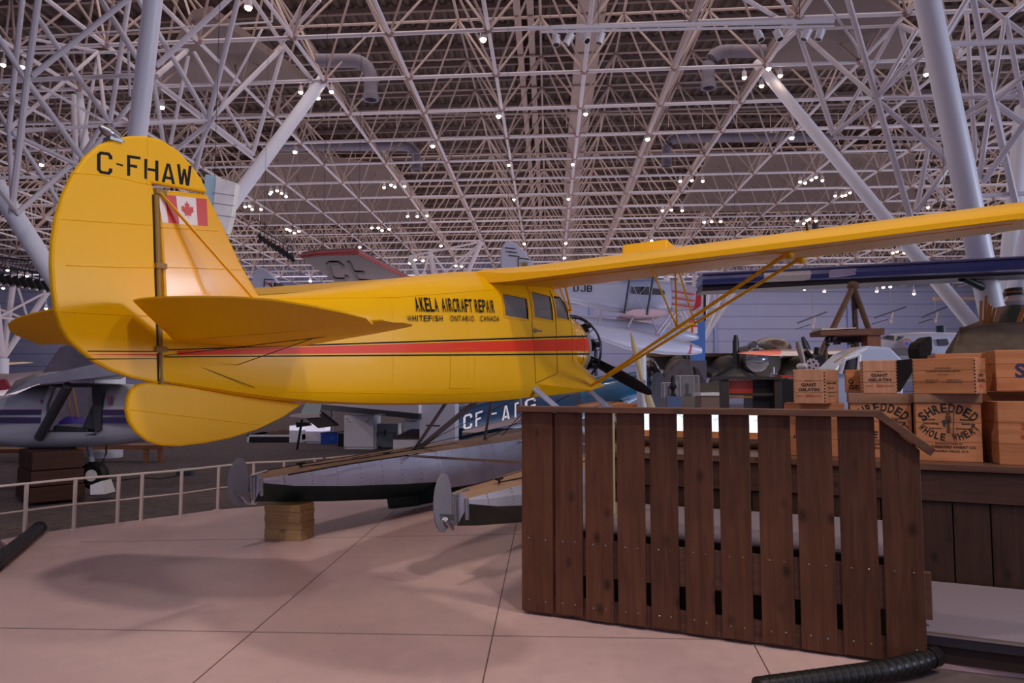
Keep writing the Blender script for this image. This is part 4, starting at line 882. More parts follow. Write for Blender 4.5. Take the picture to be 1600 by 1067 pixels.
ink = mat('crate_ink', (34, 26, 28), .7); ink_red = mat('crate_ink_red', (176, 62, 50), .7); ink_blue = mat('crate_ink_blue', (44, 46, 92), .7); joint = mat('joint_dark', (70, 40, 26), .8)
def crate(label, x, y, z, W, D, Hh, rz=0, lid=0, texts=(), end=False, group='wooden crates on the dock', joints=False, mt=None):
    """x,y = front-left bottom corner in the fence frame; W wide, D deep"""
    p = FR(x, y, z); t = thing('wooden_crate', label, 'crate', p, FA + rz, group)
    b = MB(); m1 = mt or (crate_end if end else crate_x)
    b.box((0, 0, .0005), (W, D, Hh - lid)); bd = b.build('body', m1, t, bevel=.004)
    if lid: b = MB(); b.box((-.008, -.012, Hh - lid), (W + .008, D, Hh)); b.build('lid', mat('crate_lid', (140, 104, 84), .7, noise=(6, .2, (.2, 1, 3))), t, bevel=.003)
    b = MB(); n_ = 3
    for k in range(1, n_): zz = (Hh - lid) * k / n_; b.box((0.002, -.0012, zz - .0008), (W - .002, .0005, zz + .0008)); b.box((W - .0005, .002, zz - .0008), (W + .0012, D - .002, zz + .0008)); b.box((-.0012, .002, zz - .0008), (.0005, D - .002, zz + .0008))
    if joints:
        q = int(Hh / .012)
        for k in range(q):
            if k % 2: b.box((0, -.0012, k * .012), (.007, .0004, (k + 1) * .012)); b.box((W - .007, -.0012, k * .012), (W, .0004, (k + 1) * .012)); b.box((W - .0004, .0, k * .012), (W + .0012, .007, (k + 1) * .012))
    b.build('board_joint', joint, bd)
    for (face, body, cx, cz, w_, h_, m, arc) in texts:
        q = MB()
        if face == 'f': F3 = lambda a, c: (a * W, -.0022, c * Hh)
        elif face == 'r': F3 = lambda a, c: (W + .0022, a * D, c * Hh)
        else: F3 = lambda a, c: (-.0022, D * (1 - a), c * Hh)
        wd = D if face in 'rl' else W
        if arc:
            n_ = len(body)
            for k, ch in enumerate(body):
                if ch == ' ': continue
                f_ = (k + .5) / n_ - .5; an = f_ * abs(arc); sg = 1 if arc > 0 else -1; R_ = w_ * wd / abs(arc)
                ox = cx * wd + math.sin(an) * R_; oz = cz * Hh + sg * (math.cos(an) - 1) * R_
                ca, sa = math.cos(-an * sg), math.sin(-an * sg); cw = w_ * wd / n_ * .82
                def fn(s, t_):
                    a_ = (s - .5) * cw; c_ = (t_ - .5) * h_ * Hh; return F3((ox + a_ * ca - c_ * sa) / wd, (oz + a_ * sa + c_ * ca) / Hh)
                put_text(q, ch, fn, .03)
        else: put_text(q, body, lambda s, t_: F3(cx + (s - .5) * w_, cz + (t_ - .5) * h_), .03)
        q.build('lettering', m, bd)
    return t
GG = [('f', 'MELBA', .5, .665, .22, .026, ink, 0), ('f', 'GIANT', .5, .55, .48, .085, ink, 0), ('f', 'GELATIN', .5, .41, .66, .08, ink, 0), ('f', 'C-I-L', .5, .235, .2, .07, ink_red, 0), ('f', 'HIGH      EXPLOSIVES', .5, .225, .8, .03, ink_red, 0)]
SW = [('f', 'SHREDDED', .5, .79, .98, .125, ink, 1.7), ('f', 'WHOLE WHEAT', .5, .355, 1.0, .10, ink, -1.8), ('f', 'MANUFACTURED BY', .5, .265, .42, .018, ink, 0), ('f', 'THE SHREDDED WHEAT CO.', .5, .215, .82, .035, ink, 0), ('f', 'NIAGARA FALLS, N.Y.', .5, .155, .60, .026, ink, 0),
      ('f', 'Economical', .2, .62, .2, .028, ink, 0), ('f', 'Nourishing', .24, .56, .22, .028, ink, 0), ('f', 'Delicious', .3, .49, .2, .022, ink, 0), ('f', 'Palatable', .78, .62, .2, .028, ink, 0), ('f', 'Satisfying', .8, .56, .2, .028, ink, 0), ('f', 'Strengthening', .74, .49, .26, .022, ink, 0)]
c = crate('open-grained crate printed SHREDDED WHOLE WHEAT in an arc, right of the fence end', 2.500, 1.50, .968, .408, .34, .487, 0, .065, SW)
# small printed figure between the words
q = MB(); F3 = lambda a, z: (a * .408, -.0024, z * .487)
for poly in ([(.47, .42), (.53, .42), (.52, .62), (.48, .62)], [(.45, .55), (.55, .57), (.54, .68), (.46, .68)], [(.47, .69), (.53, .69), (.53, .74), (.47, .74)], [(.56, .40), (.575, .40), (.60, .78), (.585, .78)]): q.add([F3(*p) for p in poly], [(0, 1, 2, 3)])
q.build('printed_figure', mat('crate_ink_faint', (96, 64, 48), .7), c)
q = MB(); q.add([F3(*p) for p in ((.40, .60), (.45, .62), (.46, .52), (.43, .50))], [(0, 1, 2, 3)]); q.build('printed_figure', mat('crate_ink_green', (44, 66, 62), .7), c)
crate('crate printed SHREDDED half hidden behind the last fence plank', 2.070, 1.60, .968, .415, .34, .487, 0, .075, SW)
crate('crate with red numbers seen through the fence gap', 1.60, 1.55, .968, .43, .36, .41, 0, 0, [('f', 'GLASS', .3, .80, .5, .07, ink, 0), ('f', 'R 2', .32, .52, .3, .2, ink_red, 0), ('f', 'No. 1/2', .3, .36, .3, .06, ink, 0)])
crate('small crate printed GIANT GELATIN standing leftmost above the cap rail', 1.672, 1.43, 1.378, .232, .40, .262, math.radians(-15), 0, GG + [('r', 'CANADIAN  LIMITED', .45, .6, .7, .05, ink, 0), ('r', 'TNT LBS.', .4, .45, .4, .04, ink, 0), ('r', 'HANDLE', .45, .32, .5, .02, ink, 0), ('r', 'CAREFULLY', .45, .22, .5, .02, ink, 0)], True, joints=True)
crate('small crate printed GIANT GELATIN on the half-hidden shredded wheat crate', 2.163, 1.60, 1.456, .236, .30, .252, 0, 0, GG, True, joints=True)
crate('darker crate edge peeping out left behind the middle GIANT GELATIN crate', 2.06, 1.93, 1.456, .36, .24, .19, 0, 0, [('f', 'G', .1, .5, .1, .2, ink, 0), ('f', 'GE', .16, .25, .2, .16, ink, 0)])
crate('long low crate lying askew on the SHREDDED WHOLE WHEAT crate', 2.493, 1.53, 1.456, .40, .27, .256, math.radians(-24), 0,
      [('f', 'HIGH EXPLOSIVES', .5, .72, .26, .03, ink, 0), ('f', 'CANADIAN INDUSTRIES LIMITED', .5, .63, .56, .035, ink, 0), ('f', 'EXPLOSIVES', .5, .53, .16, .018, ink, 0), ('f', 'BELOEIL P.Q.', .32, .38, .2, .025, ink, 0), ('f', 'JAMES ISLAND B.C.', .68, .38, .24, .025, ink, 0), ('f', 'NITRO', .3, .32, .16, .02, ink, 0), ('f', 'DYNAMITE', .68, .32, .24, .02, ink, 0),
       ('r', 'MELBA', .5, .62, .24, .03, ink, 0), ('r', 'GIANT', .5, .52, .46, .08, ink, 0), ('r', 'GELATIN', .5, .38, .66, .075, ink, 0), ('r', 'C-I-L', .5, .22, .3, .07, ink_red, 0)], joints=True)
crate('large pale crate with red script at the right edge, on the dock', 2.985, 1.40, .968, .62, .42, .435, math.radians(4), 0, [('f', 'Scotland', .42, .62, .4, .10, ink_red, 0), ('f', 'a. g. Co', .36, .46, .3, .08, ink_red, 0)])
crate('pale crate with a blue S, upper one at the right edge', 3.03, 1.62, 1.475, .60, .40, .295, math.radians(3), 0, [('f', 'SUN', .42, .5, .45, .32, ink_blue, 0)])
crate('brown crate wedged between the stacks under the upper right crate', 2.70, 1.95, .968, .9, .4, .50)
crate('brown crate with EL on its face behind the long low crate', 2.70, 1.95, 1.475, .32, .4, .29, 0, 0, [('f', 'FUEL', .5, .35, .4, .2, ink, 0)])
# lit display panel lying at the back of the dock
t = thing('light_panel', 'glowing white display panel in an orange wood frame behind the fence gaps', 'display panel', FR(1.2, 2.4, .968), FA)
b = MB(); b.box((-1.05, -.02, .05), (1.0, .03, .12)); b.box((-1.05, -.02, .30), (1.0, .03, .335)); b.box((-1.09, -.02, 0), (-1.05, .03, .335)); b.box((1.0, -.02, 0), (1.04, .03, .335)); b.build('frame', wood('orange_wood', (170, 100, 60), (210, 140, 90), 'x', .5, False), t, bevel=.003)
b = MB(); b.box((-1.05, 0, .12), (1.0, .02, .30)); sc = b.build('screen', mat('lit_screen', (220, 240, 255), .5, emit=(225, 242, 255), estr=1.15), t)
b = MB(); random.seed(3)
for k in range(16):
    x = -1.0 + k * .12 + random.uniform(0, .05); z = .15 + random.uniform(0, .1); b.path([(x, -.003, z), (x + .04, -.003, z + .02), (x + .09, -.003, z + random.uniform(-.02, .03))], .002, 4)
b.build('printed_line', mat('print_teal', (60, 96, 100), .6), sc)
for k, (x, l) in enumerate(((.0, .9), (.95, .8))):
    b = MB(); b.tube((-l / 2, 0, .045), (l / 2, 0, .045), .045, n=14); o = b.build('wooden_roller', red_wood, None, True); o.location = FR(.64 + x, 2.0, .968); o.rotation_euler = (0, 0, FA)
    tag(o, ['dark round log lying on the dock, left one behind the fence', 'dark round log lying on the dock, right one behind the fence'][k], 'log')
b = MB(); b.box((-.03, -.03, 0), (.03, .03, .36)); o = b.build('wooden_stake', wood('pale_wood', (176, 160, 118), (206, 192, 150), 'z', .6, False), None, bevel=.003); o.location = FR(.40, .75, .556); tag(o, 'pale upright stake behind the third fence gap', 'stake')
o.scale = (1, 1, 2.15)

# black hoses / bumpers on the floor
def hose(label, pts, r):
    t = thing('floor_hose', label, 'hose', pts[0]); o = Vector(t.location); b = MB(); P = [Vector(p) - o for p in pts]
    b.path(P, r, 14); b.build('tube', rubber, t, True)
    b = MB(); L_ = [P[0].lerp(P[-1], 0)]
    for a, c in zip(P, P[1:]):
        n_ = max(1, int((c - a).length / .045))
        for k in range(n_): m_ = a.lerp(c, (k + .5) / n_); d = (c - a).normalized() * .012; b.tube(m_ - d, m_ + d, r * 1.035, n=14)
    b.build('tape_wrap', mat('tape_black', (24, 24, 28), .35), t, True)
    b = MB(); d = (P[-1] - P[-2]).normalized(); b.tube(P[-1] - d * .04, P[-1] + d * .03, r * 1.12, n=14); b.build('end_clamp', dark_steel, t, True)
hose('long black taped hose on the carpet edge at bottom right', [(1.20, 3.52, .035), (1.55, 3.61, .04), (1.9, 3.70, .045), (2.15, 3.80, .05), (2.27, 3.87, .05)], .048)
hose('black padded pipe lying at the platform edge, left side', [(-3.95, 5.0, .06), (-4.25, 5.85, .06), (-4.55, 6.55, .06), (-4.86, 7.28, .06)], .06)
b = MB(); b.prism([(-4.12, 5.2), (-4.48, 6.3), (-5.6, 6.6), (-5.6, 5.2)], lambda x, y, t: (x, y, t), -.03, .0); struct(b.build('floor', mat('floor_brown_edge', (104, 84, 74), .8)))

# low white guard rails round the platform
def rail(label, pts, posts, over=.12, z=.535):
    t = thing('guard_rail', label, 'railing', (pts[0][0], pts[0][1], 0), group='low white guard rails'); o = Vector(t.location)
    P = [Vector((p[0], p[1], 0)) - o for p in pts]
    for h, r, nm in ((z, .013, 'top_rail'), (z * .50, .009, 'middle_rail')):
        b = MB(); b.path([p + Vector((0, 0, h)) for p in P], r, 8); b.build(nm, rail_paint, t, True)
    for (x, y) in posts:
        q = Vector((x, y, 0)) - o; b = MB(); b.box(q + Vector((-.014, -.014, 0)), q + Vector((.014, .014, z))); p_ = b.build('post', rail_paint, t)
        b = MB(); b.box(q + Vector((-.05, -.03, .001)), q + Vector((.05, .03, .008))); b.build('foot_plate', rail_paint, p_)
r1 = [atz(38, 840, 0), atz(115, 828, 0), atz(183, 820, 0)]; e1 = r1[2] + (r1[2] - r1[1]).normalized() * .12; s1 = r1[0] + (r1[0] - r1[1]).normalized() * .9
rail('white guard rail, leftmost section beside the brown block plinth', [s1] + r1 + [e1], [(p.x, p.y) for p in r1])
r2 = [atz(220, 815, 0), atz(282, 807, 0), atz(340, 797, 0), atz(395, 788, 0), atz(444, 721, .535), atz(492, 717, .535)]
s2 = r2[0] + (r2[0] - r2[1]).normalized() * .12; e2 = r2[5] + (r2[5] - r2[4]).normalized() * .12
rail('white guard rail, middle section running behind the far float stern', [s2] + r2 + [e2], [(p.x, p.y) for p in r2])
r3 = [atz(519, 715, .535), atz(562, 711, .535), atz(603, 707, .535)]; s3 = r3[0] + (r3[0] - r3[1]).normalized() * .1; e3 = r3[2] + (r3[2] - r3[1]).normalized() * .2
rail('white guard rail, far section seen over the far float deck', [s3] + r3 + [e3], [(p.x, p.y) for p in r3])
# ================================================================ other exhibits
def root_at(name, label, cat, p, group=None): return thing(name, label, cat, p, 0, group)
def sideloft(root, Y, st, m, name, n=20, e=.75, smooth=True):
    """body seen from the side: st = (photo x, top y, bottom y, half width) at depth Y (or per-station depth)"""
    o = Vector(root.location); b = MB(); rg = []
    for q in st:
        x, yt, yb, hw = q[:4]; Yd = q[4] if len(q) > 4 else Y
        t = at(x, yt, Yd); d = at(x, yb, Yd); cx = (t.x + d.x) / 2; c = (t.z + d.z) / 2; h = (t.z - d.z) / 2; r = []
        for k in range(n):
            a = 2 * PI * k / n; cc, ss = math.cos(a), math.sin(a)
            r.append(Vector((cx, Yd + hw * math.copysign(abs(cc) ** e, cc), c + h * math.copysign(abs(ss) ** e, ss))) - o)
        rg.append(r)
    b.loft(rg); return b.build(name, m, root, smooth)
def pslab(root, pix, Y0, Y1, m, name, bevel=0, smooth=False):
    """flat-sided piece given by its outline at depth Y0, with real thickness to Y1"""
    o = Vector(root.location); P = [at(x, y, Y0) for x, y in pix]; b = MB()
    b.prism([(p.x, p.z) for p in P], lambda a, c, t: Vector((a, t, c)) - o, Y0, Y1); return b.build(name, m, root, smooth, bevel)
def hang(root, px, py, Y, r=.004):
    q = at(px, py, Y); return ptube(root, q, (q.x, q.y, 10.3), r, dark_steel, 'cable', 5)
def ptube(root, a, c, r, m, name, n=8): b = MB(); o = Vector(root.location); b.tube(Vector(a) - o, Vector(c) - o, r, n=n); return b.build(name, m, root, True)

# ---- small white trainer at the left, door off, standing on blocks
Y = 10.0
p = at(100, 700, Y); tr = root_at('trainer_aircraft', 'white light aircraft with purple stripes and its door missing, at the left edge', 'light aircraft', (p.x, Y, -.03)); o = Vector(tr.location)
cw_ = mat('trainer_white', (178, 184, 200), .35, coat=.3)
body = sideloft(tr, Y, [(-150, 650, 672, .12), (-125, 632, 684, .38), (-40, 620, 694, .48), (40, 616, 697, .52), (75, 600, 700, .54), (130, 598, 699, .55), (200, 600, 694, .52), (260, 604, 684, .40), (330, 610, 668, .28), (400, 616, 650, .14), (440, 620, 640, .06)], cw_, 'fuselage', 24, .62)
# cut the open doorway through both sides
bm = bmesh.new(); bm.from_mesh(body.data)
for sg in (-1, 1):
    Yk = Y + sg * .5
    dA, dB, dC, dD = [at(x, y, Yk) - o for x, y in ((78, 603), (157, 603), (70, 675), (150, 675))]
    for co, no in (((dA.x, 0, 0), (1, 0, 0)), ((dB.x, 0, 0), (1, 0, 0)), ((0, 0, dC.z), (0, 0, 1)), ((0, 0, dA.z - .02), (0, 0, 1))):
        bmesh.ops.bisect_plane(bm, geom=bm.verts[:] + bm.edges[:] + bm.faces[:], plane_co=co, plane_no=no)
    bmesh.ops.delete(bm, geom=[f for f in bm.faces if dA.x < f.calc_center_median().x < dB.x and dC.z < f.calc_center_median().z < dA.z - .02 and f.calc_center_median().y * sg > .2], context='FACES')
bm.to_mesh(body.data); bm.free()
purple = mat('stripe_purple', (48, 38, 96), .4); maroon = mat('stripe_maroon', (120, 30, 56), .4)
for x0, x1 in ((-120, 68), (160, 300)):
    for y0, y1 in ((641, 648), (653, 661)):
        pslab(tr, [(x0, y0), (x1, y0), (x1, y1), (x0, y1)], Y - .555, Y - .50, purple, 'stripe'); pslab(tr, [(x0, y0 - 1), (x1, y0 - 1), (x1, y0), (x0, y0)], Y - .556, Y - .50, maroon, 'stripe')
fgrey = mat('trainer_interior', (60, 62, 70), .7)
pslab(tr, [(78, 602), (66, 632), (63, 668), (70, 672), (73, 632), (84, 604)], Y - .56, Y - .50, cw_, 'door_post')
pslab(tr, [(143, 602), (160, 603), (157, 672), (148, 676), (145, 640)], Y - .56, Y - .48, fgrey, 'door_post')
pslab(tr, [(60, 673), (150, 675), (150, 680), (58, 679)], Y - .5, Y + .5, fgrey, 'cabin_floor')
pslab(tr, [(82, 668), (84, 664), (135, 669), (138, 675), (82, 675)], Y - .45, Y - .0, mat('seat_vinyl', (50, 58, 66), .4), 'seat', .02)
pslab(tr, [(126, 670), (142, 634), (152, 631), (157, 636), (155, 668), (146, 674)], Y - .45, Y - .02, mat('seat_vinyl', (50, 58, 66), .4), 'seat_back', .03)
ptube(tr, at(107, 602, Y - 1.0), at(61, 684, Y - .56), .06, mat('strut_dark', (64, 66, 76), .5), 'wing_strut', 12)
wingm = mat('trainer_wing', (138, 138, 150), .25, .6, noise=(3, .2))
b = MB(); A_ = [at(6, 618, 8.9), at(60, 588, 8.9), at(150, 568, 8.9), at(215, 566, 8.9), at(218, 580, 8.9), at(150, 590, 8.9), at(60, 600, 8.9)]
A0 = [Vector((q.x - .2 - .25, Y + .2, z_)) for q, z_ in zip([at(x, 600, 10.2) for x in (72, 100, 160, 235, 235, 160, 100)], (1.60, 1.70, 1.76, 1.70, 1.62, 1.6, 1.56))]
b.loft([[q - o for q in A_], [q - o for q in A0]]); b.build('wing', wingm, tr)
ptube(tr, at(137, 690, Y), at(146, 730, Y - .15), .035, cw_, 'nose_gear_leg')
b = MB(); c = at(147, 742, Y - .15) - o; b.rev([(-.06, .05), (-.07, .15), (-.04, .19), (.04, .19), (.07, .15), (.06, .05)], c, (0, 1, 0), 20, True); whl = b.build('wheel', rubber, tr, True)
b = MB(); b.rev([(-.075, .02), (-.075, .08), (.075, .08)], c, (0, 1, 0), 16, True); b.build('hub', white_paint, whl, True)
b = MB(); b.path([at(x, y, Y - .3) - o for x, y in ((166, 696), (166, 708), (160, 722), (150, 733))], .012, 6); b.build('hose', rubber, tr, True)
for x, y, w_, h_ in ((170, 626, 5, 7), (64, 628, 3, 3)): pslab(tr, [(x - w_ / 2, y - h_), (x + w_ / 2, y - h_), (x + w_ / 2, y + h_), (x - w_ / 2, y + h_)], Y - .552, Y - .5, mat('decal_pink', (160, 110, 130), .5), 'decal')
t = root_at('wheel_chock', 'pale grey wedge chock under the white trainer wheel', 'chock', at(152, 772, 9.5)); t.location.z = -.03; pslab(t, [(141, 758), (157, 752), (164, 772), (141, 773)], 9.45, 9.7, white_paint, 'wedge')
# brown stepped blocks carrying the trainer
for k, (y0, y1, x1) in enumerate(((763, 787, 140), (738, 762, 137), (708, 737, 135))):
    b = MB(); a = at(46, y1, 9.05); c = at(x1, y0, 9.05); b.box((0, 0, 0), (.62 - .02 * k, .88 - .03 * k, c.z - a.z)); ob = b.build('wooden_block', wood('block_front', (48, 27, 22), (72, 44, 34), 'x', .6, False, 30), None, bevel=.008)
    ob.location = (a.x, 9.05 + .02 * k, a.z + .002 * k); ob.rotation_euler = (0, 0, math.radians(45)); tag(ob, ['dark red-brown wooden block, lowest of the three under the white trainer', 'dark red-brown wooden block, middle of the three under the white trainer', 'dark red-brown wooden block, topmost under the white trainer belly'][k], 'wooden block', 'brown blocks under the trainer')
# benches behind the trainer
def bench(label, x0, x1, y, Y, yb, legs, t=.06):
    a = at(x0, y, Y); c = at(x1, y, Y); rt = root_at('bench', label, 'bench', ((a.x + c.x) / 2, Y, -.03), 'wooden benches'); o = Vector(rt.location)
    b = MB(); b.box(Vector((a.x, Y - .22, a.z - t)) - o, Vector((c.x, Y + .22, a.z)) - o); b.build('seat', bench_wood, rt, bevel=.006)
    for lx in legs:
        q = at(lx, y, Y); b = MB(); b.box((q.x - .04 - o.x, -.2, 0), (q.x + .04 - o.x, -.12, a.z - t - o.z)); b.build('leg', bench_wood, rt)
bench('long low orange-brown bench running behind the white trainer', -60, 262, 694, 14.6, 720, (-20, 235, 257), .09)
bench('pale wooden shelf-like bench beside the blocks at the left edge', -60, 70, 700, 10.9, 720, (-20, 60))
t = root_at('purple_drum', 'purple dome seen through the trainer doorway on the far bench', 'drum', at(113, 681, 14.6)); b = MB(); b.rev([(0, .27), (.12, .29), (.30, .25), (.40, .14), (.43, .02)], (0, 0, 0), (0, 0, 1), 20, True); b.build('dome', mat('purple_plastic', (52, 40, 130), .5), t, True)
ptube(t, at(104, 605, 14.5), at(112, 652, 14.5), .02, bench_wood, 'handle'); ptube(t, at(113, 603, 14.5), at(122, 652, 14.5), .02, bench_wood, 'handle')
# grey fabric-covered fin and pink fuselage far left, floor box
t = root_at('fabric_tail', 'big grey fabric-covered triangular tail surface behind the trainer', 'tail surface', at(140, 600, 17)); t.location.z = -.03
pslab(t, [(62, 588), (92, 543), (105, 538), (170, 560), (190, 600), (190, 680), (60, 680)], 17, 17.25, mat('grey_fabric', (124, 116, 130), .9, noise=(6, .12)), 'skin', .03); ptube(t, at(120, 680, 17.1), (at(120, 680, 17.1).x, 17.1, -.03), .06, dark_steel, 'stand')
t = root_at('pale_aircraft', 'pale pinkish aircraft fuselage far behind at the left edge', 'aircraft', at(0, 640, 20)); t.location.z = -.03
sideloft(t, 20, [(-120, 585, 625, .5), (-40, 582, 622, .6), (20, 584, 616, .5), (62, 580, 600, .3), (110, 576, 586, .1)], mat('pale_pink', (176, 156, 160), .5), 'fuselage')
pslab(t, [(-30, 600), (6, 592), (16, 608), (-20, 612)], 19.3, 19.4, mat('trim_red', (130, 30, 44), .5), 'red_marking'); ptube(t, at(-20, 620, 20), (at(-20, 620, 20).x, 20, -.03), .08, dark_steel, 'stand')
t = root_at('cream_glider_wing', 'thin cream wing low against the far left wall', 'wing', at(0, 569, 34)); b = MB(); a = at(-60, 572, 34); c = at(34, 566, 34); o = Vector(t.location); b.hexa([a - o, c - o, c - o + Vector((0, .8, 0)), a - o + Vector((0, 1.2, 0))] + [q - o for q in (at(-60, 567, 34), at(34, 565, 34), at(34, 565, 34) + Vector((0, .8, 0)), at(-60, 567, 34) + Vector((0, 1.2, 0)))]); b.build('panel', mat('cream_fabric', (206, 184, 150), .7), t); ptube(t, at(5, 570, 34.3), (at(5, 570, 34.3).x, 34.3, -.03), .06, dark_steel, 'stand')
t = root_at('floor_socket_box', 'small grey-green floor box with cable beyond the guard rail', 'floor box', atz(290, 742, -.03)); b = MB(); b.box((-.13, -.08, 0), (.13, .08, .10)); b.box((-.14, -.09, .1), (.14, .09, .115)); b.build('box', mat('box_teal', (92, 110, 116), .5), t, bevel=.01)
b = MB(); b.path([Vector(atz(x, y, -.02)) - Vector(t.location) for x, y in ((275, 744), (250, 748), (220, 746), (190, 750), (160, 752))], .008, 5); b.build('cable', rubber, t)

# ---- silver rudder behind the fin, other tails and the lettered wing
t = root_at('silver_tail', 'bright metal tail surface with a light blue edge showing behind the yellow fin', 'tail surface', at(345, 400, 9.5)); t.location.z = -.03
pslab(t, [(314, 340), (321, 272), (337, 275), (334, 345)], 9.5, 9.58, mat('light_blue', (176, 216, 238), .4), 'edge_panel')
sv = pslab(t, [(330, 345), (337, 276), (370, 286), (362, 340), (355, 366), (345, 360), (330, 430), (300, 430)], 9.48, 9.6, mat('bright_metal', (236, 238, 244), .3, .1, noise=(5, .12)), 'skin', .01)
for y in (300, 316, 334): pslab(t, [(332, y), (366, y + 5), (366, y + 6), (332, y + 1)], 9.474, 9.48, metal, 'rib_seam')
hang(t, 335, 290, 9.54)
def tailfin(label, pix, hpix, mark, Y, extra=None):
    t = root_at('tail_fin', label, 'tail fin', at(pix[0][0], 560, Y)); t.location.z = -.03
    f_ = pslab(t, pix, Y, Y + .18, mat('fin_white', (186, 188, 214), .4), 'fin', .03)
    for a, c in zip(hpix, hpix[1:]): ptube(t, at(*a, Y - .01), at(*c, Y - .01), .012, black, 'rudder_gap', 5)
    if mark: mark(t)
    if extra: extra(t)
    hang(t, pix[4][0], pix[4][1] + 4, Y + .09)
def mark_flag(t):
    pslab(t, [(415, 440), (418, 440), (418, 444), (415, 444)], 15.97, 15.99, flag_red, 'flag_decal'); pslab(t, [(422, 441), (425, 441), (425, 445), (422, 445)], 15.97, 15.99, flag_red, 'flag_decal'); pslab(t, [(418, 440), (422, 441), (422, 444), (418, 444)], 15.975, 15.99, flag_white, 'flag_decal')
tailfin('white tail fin with a tiny flag just right of the yellow fin foot', [(393, 470), (392, 440), (396, 424), (403, 418), (411, 418), (420, 424), (430, 435), (441, 453), (452, 470)], [(412, 470), (413, 436), (428, 437)], mark_flag, 16)
def bars(t):
    for x, y in ((789, 386), (791, 392), (795, 398)): pslab(t, [(x, y), (x + 17, y + 2), (x + 17, y + 3.2), (x, y + 1.2)], 15.97, 15.99, black, 'black_bar')
def crest(t): pslab(t, [(815, 409), (817.5, 412), (820, 408), (822.5, 412), (825, 409), (824, 417), (816, 417)], 15.97, 15.99, mat('crest_gold', (128, 110, 50), .5), 'crest')
tailfin('white tail fin with three black bars and a gold crest above the fuselage top', [(785, 440), (782, 408), (782, 392), (786, 381), (794, 376), (803, 378), (812, 385), (822, 396), (832, 410), (842, 430), (842, 440)], [(810, 440), (810, 403), (827, 405)], crest, 16, bars)
t = root_at('lettered_wing', 'underside of a red-edged wing with dark CF letters behind the yellow fuselage', 'wing', at(560, 430, 19)); o = Vector(t.location); wb = mat('wing_mauve', (120, 96, 100), .6)
ZW = 4.2
W_ = [atz(x, y, ZW) for x, y in ((472, 404), (500, 400), (558, 398), (640, 440), (650, 452), (540, 452))]
b = MB(); b.loft([[q - o for q in W_], [q - o + Vector((0, 0, .14)) for q in W_]]); wgx = b.build('panel', wb, t)
b = MB(); b.path([q - o + Vector((0, -.02, .05)) for q in (W_[0], W_[1], W_[2], W_[3])], .05, 6); b.build('red_edge', mat('edge_red', (170, 70, 74), .5), t)
def on_w(s, t_):   # bilinear on the underside
    a, c, d, e = atz(512, 436, ZW), atz(592, 441, ZW), atz(505, 408, ZW), atz(572, 408, ZW); return a.lerp(c, s).lerp(d.lerp(e, s), t_) - o + Vector((0, 0, -.03))
b = MB(); letter(b, 'C', lambda s, q: on_w(.05 + s * .38, 1 - q), .2); letter(b, 'F', lambda s, q: on_w(.55 + s * .35, 1 - q), .2); b.build('lettering', mat('letter_maroon', (72, 44, 50), .6), t)
hang(t, 505, 404, W_[1].y + .3); hang(t, 560, 402, W_[2].y + .3)

# ---- display furniture under the fuselage
lam = mat('white_laminate', (232, 232, 246), .45); dk = mat('worktop_underside', (48, 48, 60), .5)
def cab(name, label, cat, x0, x1, yt, yb, D, m, zb=-.03, parts=None, rz=0, group=None):
    Yf = None; g = atz((x0 + x1) / 2, yb, -.03); Yf = g.y; a = at(x0, yb, Yf); c = at(x1, yt, Yf); w_ = c.x - a.x; h_ = c.z + .03
    t = thing(name, label, cat, (a.x, Yf, -.03), rz, group); b = MB(); b.box((0, 0, .06 if parts != 'plain' else 0), (w_, D, h_)); b.build('body', m, t, bevel=.006)
    return t, w_, h_, Yf
t, w_, h_, Yf = cab('storage_cabinet', 'white cabinet with knobs standing under the counter, right of the black bin', 'cabinet', 537, 585, 649, 702, .6, lam, rz=math.radians(-6))
b = MB(); b.box((.01, .04, 0), (w_ - .01, .5, .06)); b.build('plinth', lam, t)
for kx, kz in ((.12, .9), (.85, .9), (.2, .82), (.8, .82)): b = MB(); b.ell((w_ * kx, -.02, h_ * kz), (.02, .02, .02), 8, 6); b.build('knob', metal, t, True)
t, w_, h_, Yf = cab('storage_cabinet', 'white cabinet partly behind the blue bin', 'cabinet', 477, 507, 662, 693, .6, lam, rz=math.radians(-6)); b = MB(); b.box((.02, .04, 0), (w_ - .02, .5, .06)); b.build('plinth', lam, t)
t, w_, h_, Yf = cab('storage_cabinet', 'white cabinet with two knobs at the right end under the counter', 'cabinet', 631, 660, 654, 706, .5, lam)
for kx in (.45, .6): b = MB(); b.ell((w_ * kx, -.02, h_ * .93), (.02, .02, .02), 8, 6); b.build('knob', metal, t, True)
t, w_, h_, Yf = cab('steel_trunk', 'grey trunk with latches under the counter', 'trunk', 585, 622, 662, 701, .5, mat('trunk_grey', (112, 116, 124), .5)); 
b = MB(); b.box((0, -.012, h_ * .62), (w_, 0, h_ * .64)); b.box((w_ * .42, -.02, h_ * .5), (w_ * .48, 0, h_ * .75)); b.box((w_ * .1, -.015, h_ * .48), (w_ * .13, 0, h_ * .6)); b.box((w_ * .85, -.015, h_ * .48), (w_ * .88, 0, h_ * .6)); b.build('latch', dark_steel, t)
for kx in (.15, .85): b = MB(); b.tube((w_ * kx, .1, .04), (w_ * kx + .04, .1, .04), .04, n=12); b.build('caster', rubber, t, True)
t, w_, h_, Yf = cab('recycling_bin', 'blue recycling bin on the carpet between the white cabinets', 'bin', 501, 527, 676, 694, .35, mat('bin_blue', (18, 70, 168), .45), parts='plain'); b = MB(); b.box((-.015, -.015, h_ - .03), (w_ + .015, .365, h_)); b.build('rim', mat('bin_blue', (18, 70, 168), .45), t)
b = MB(); 
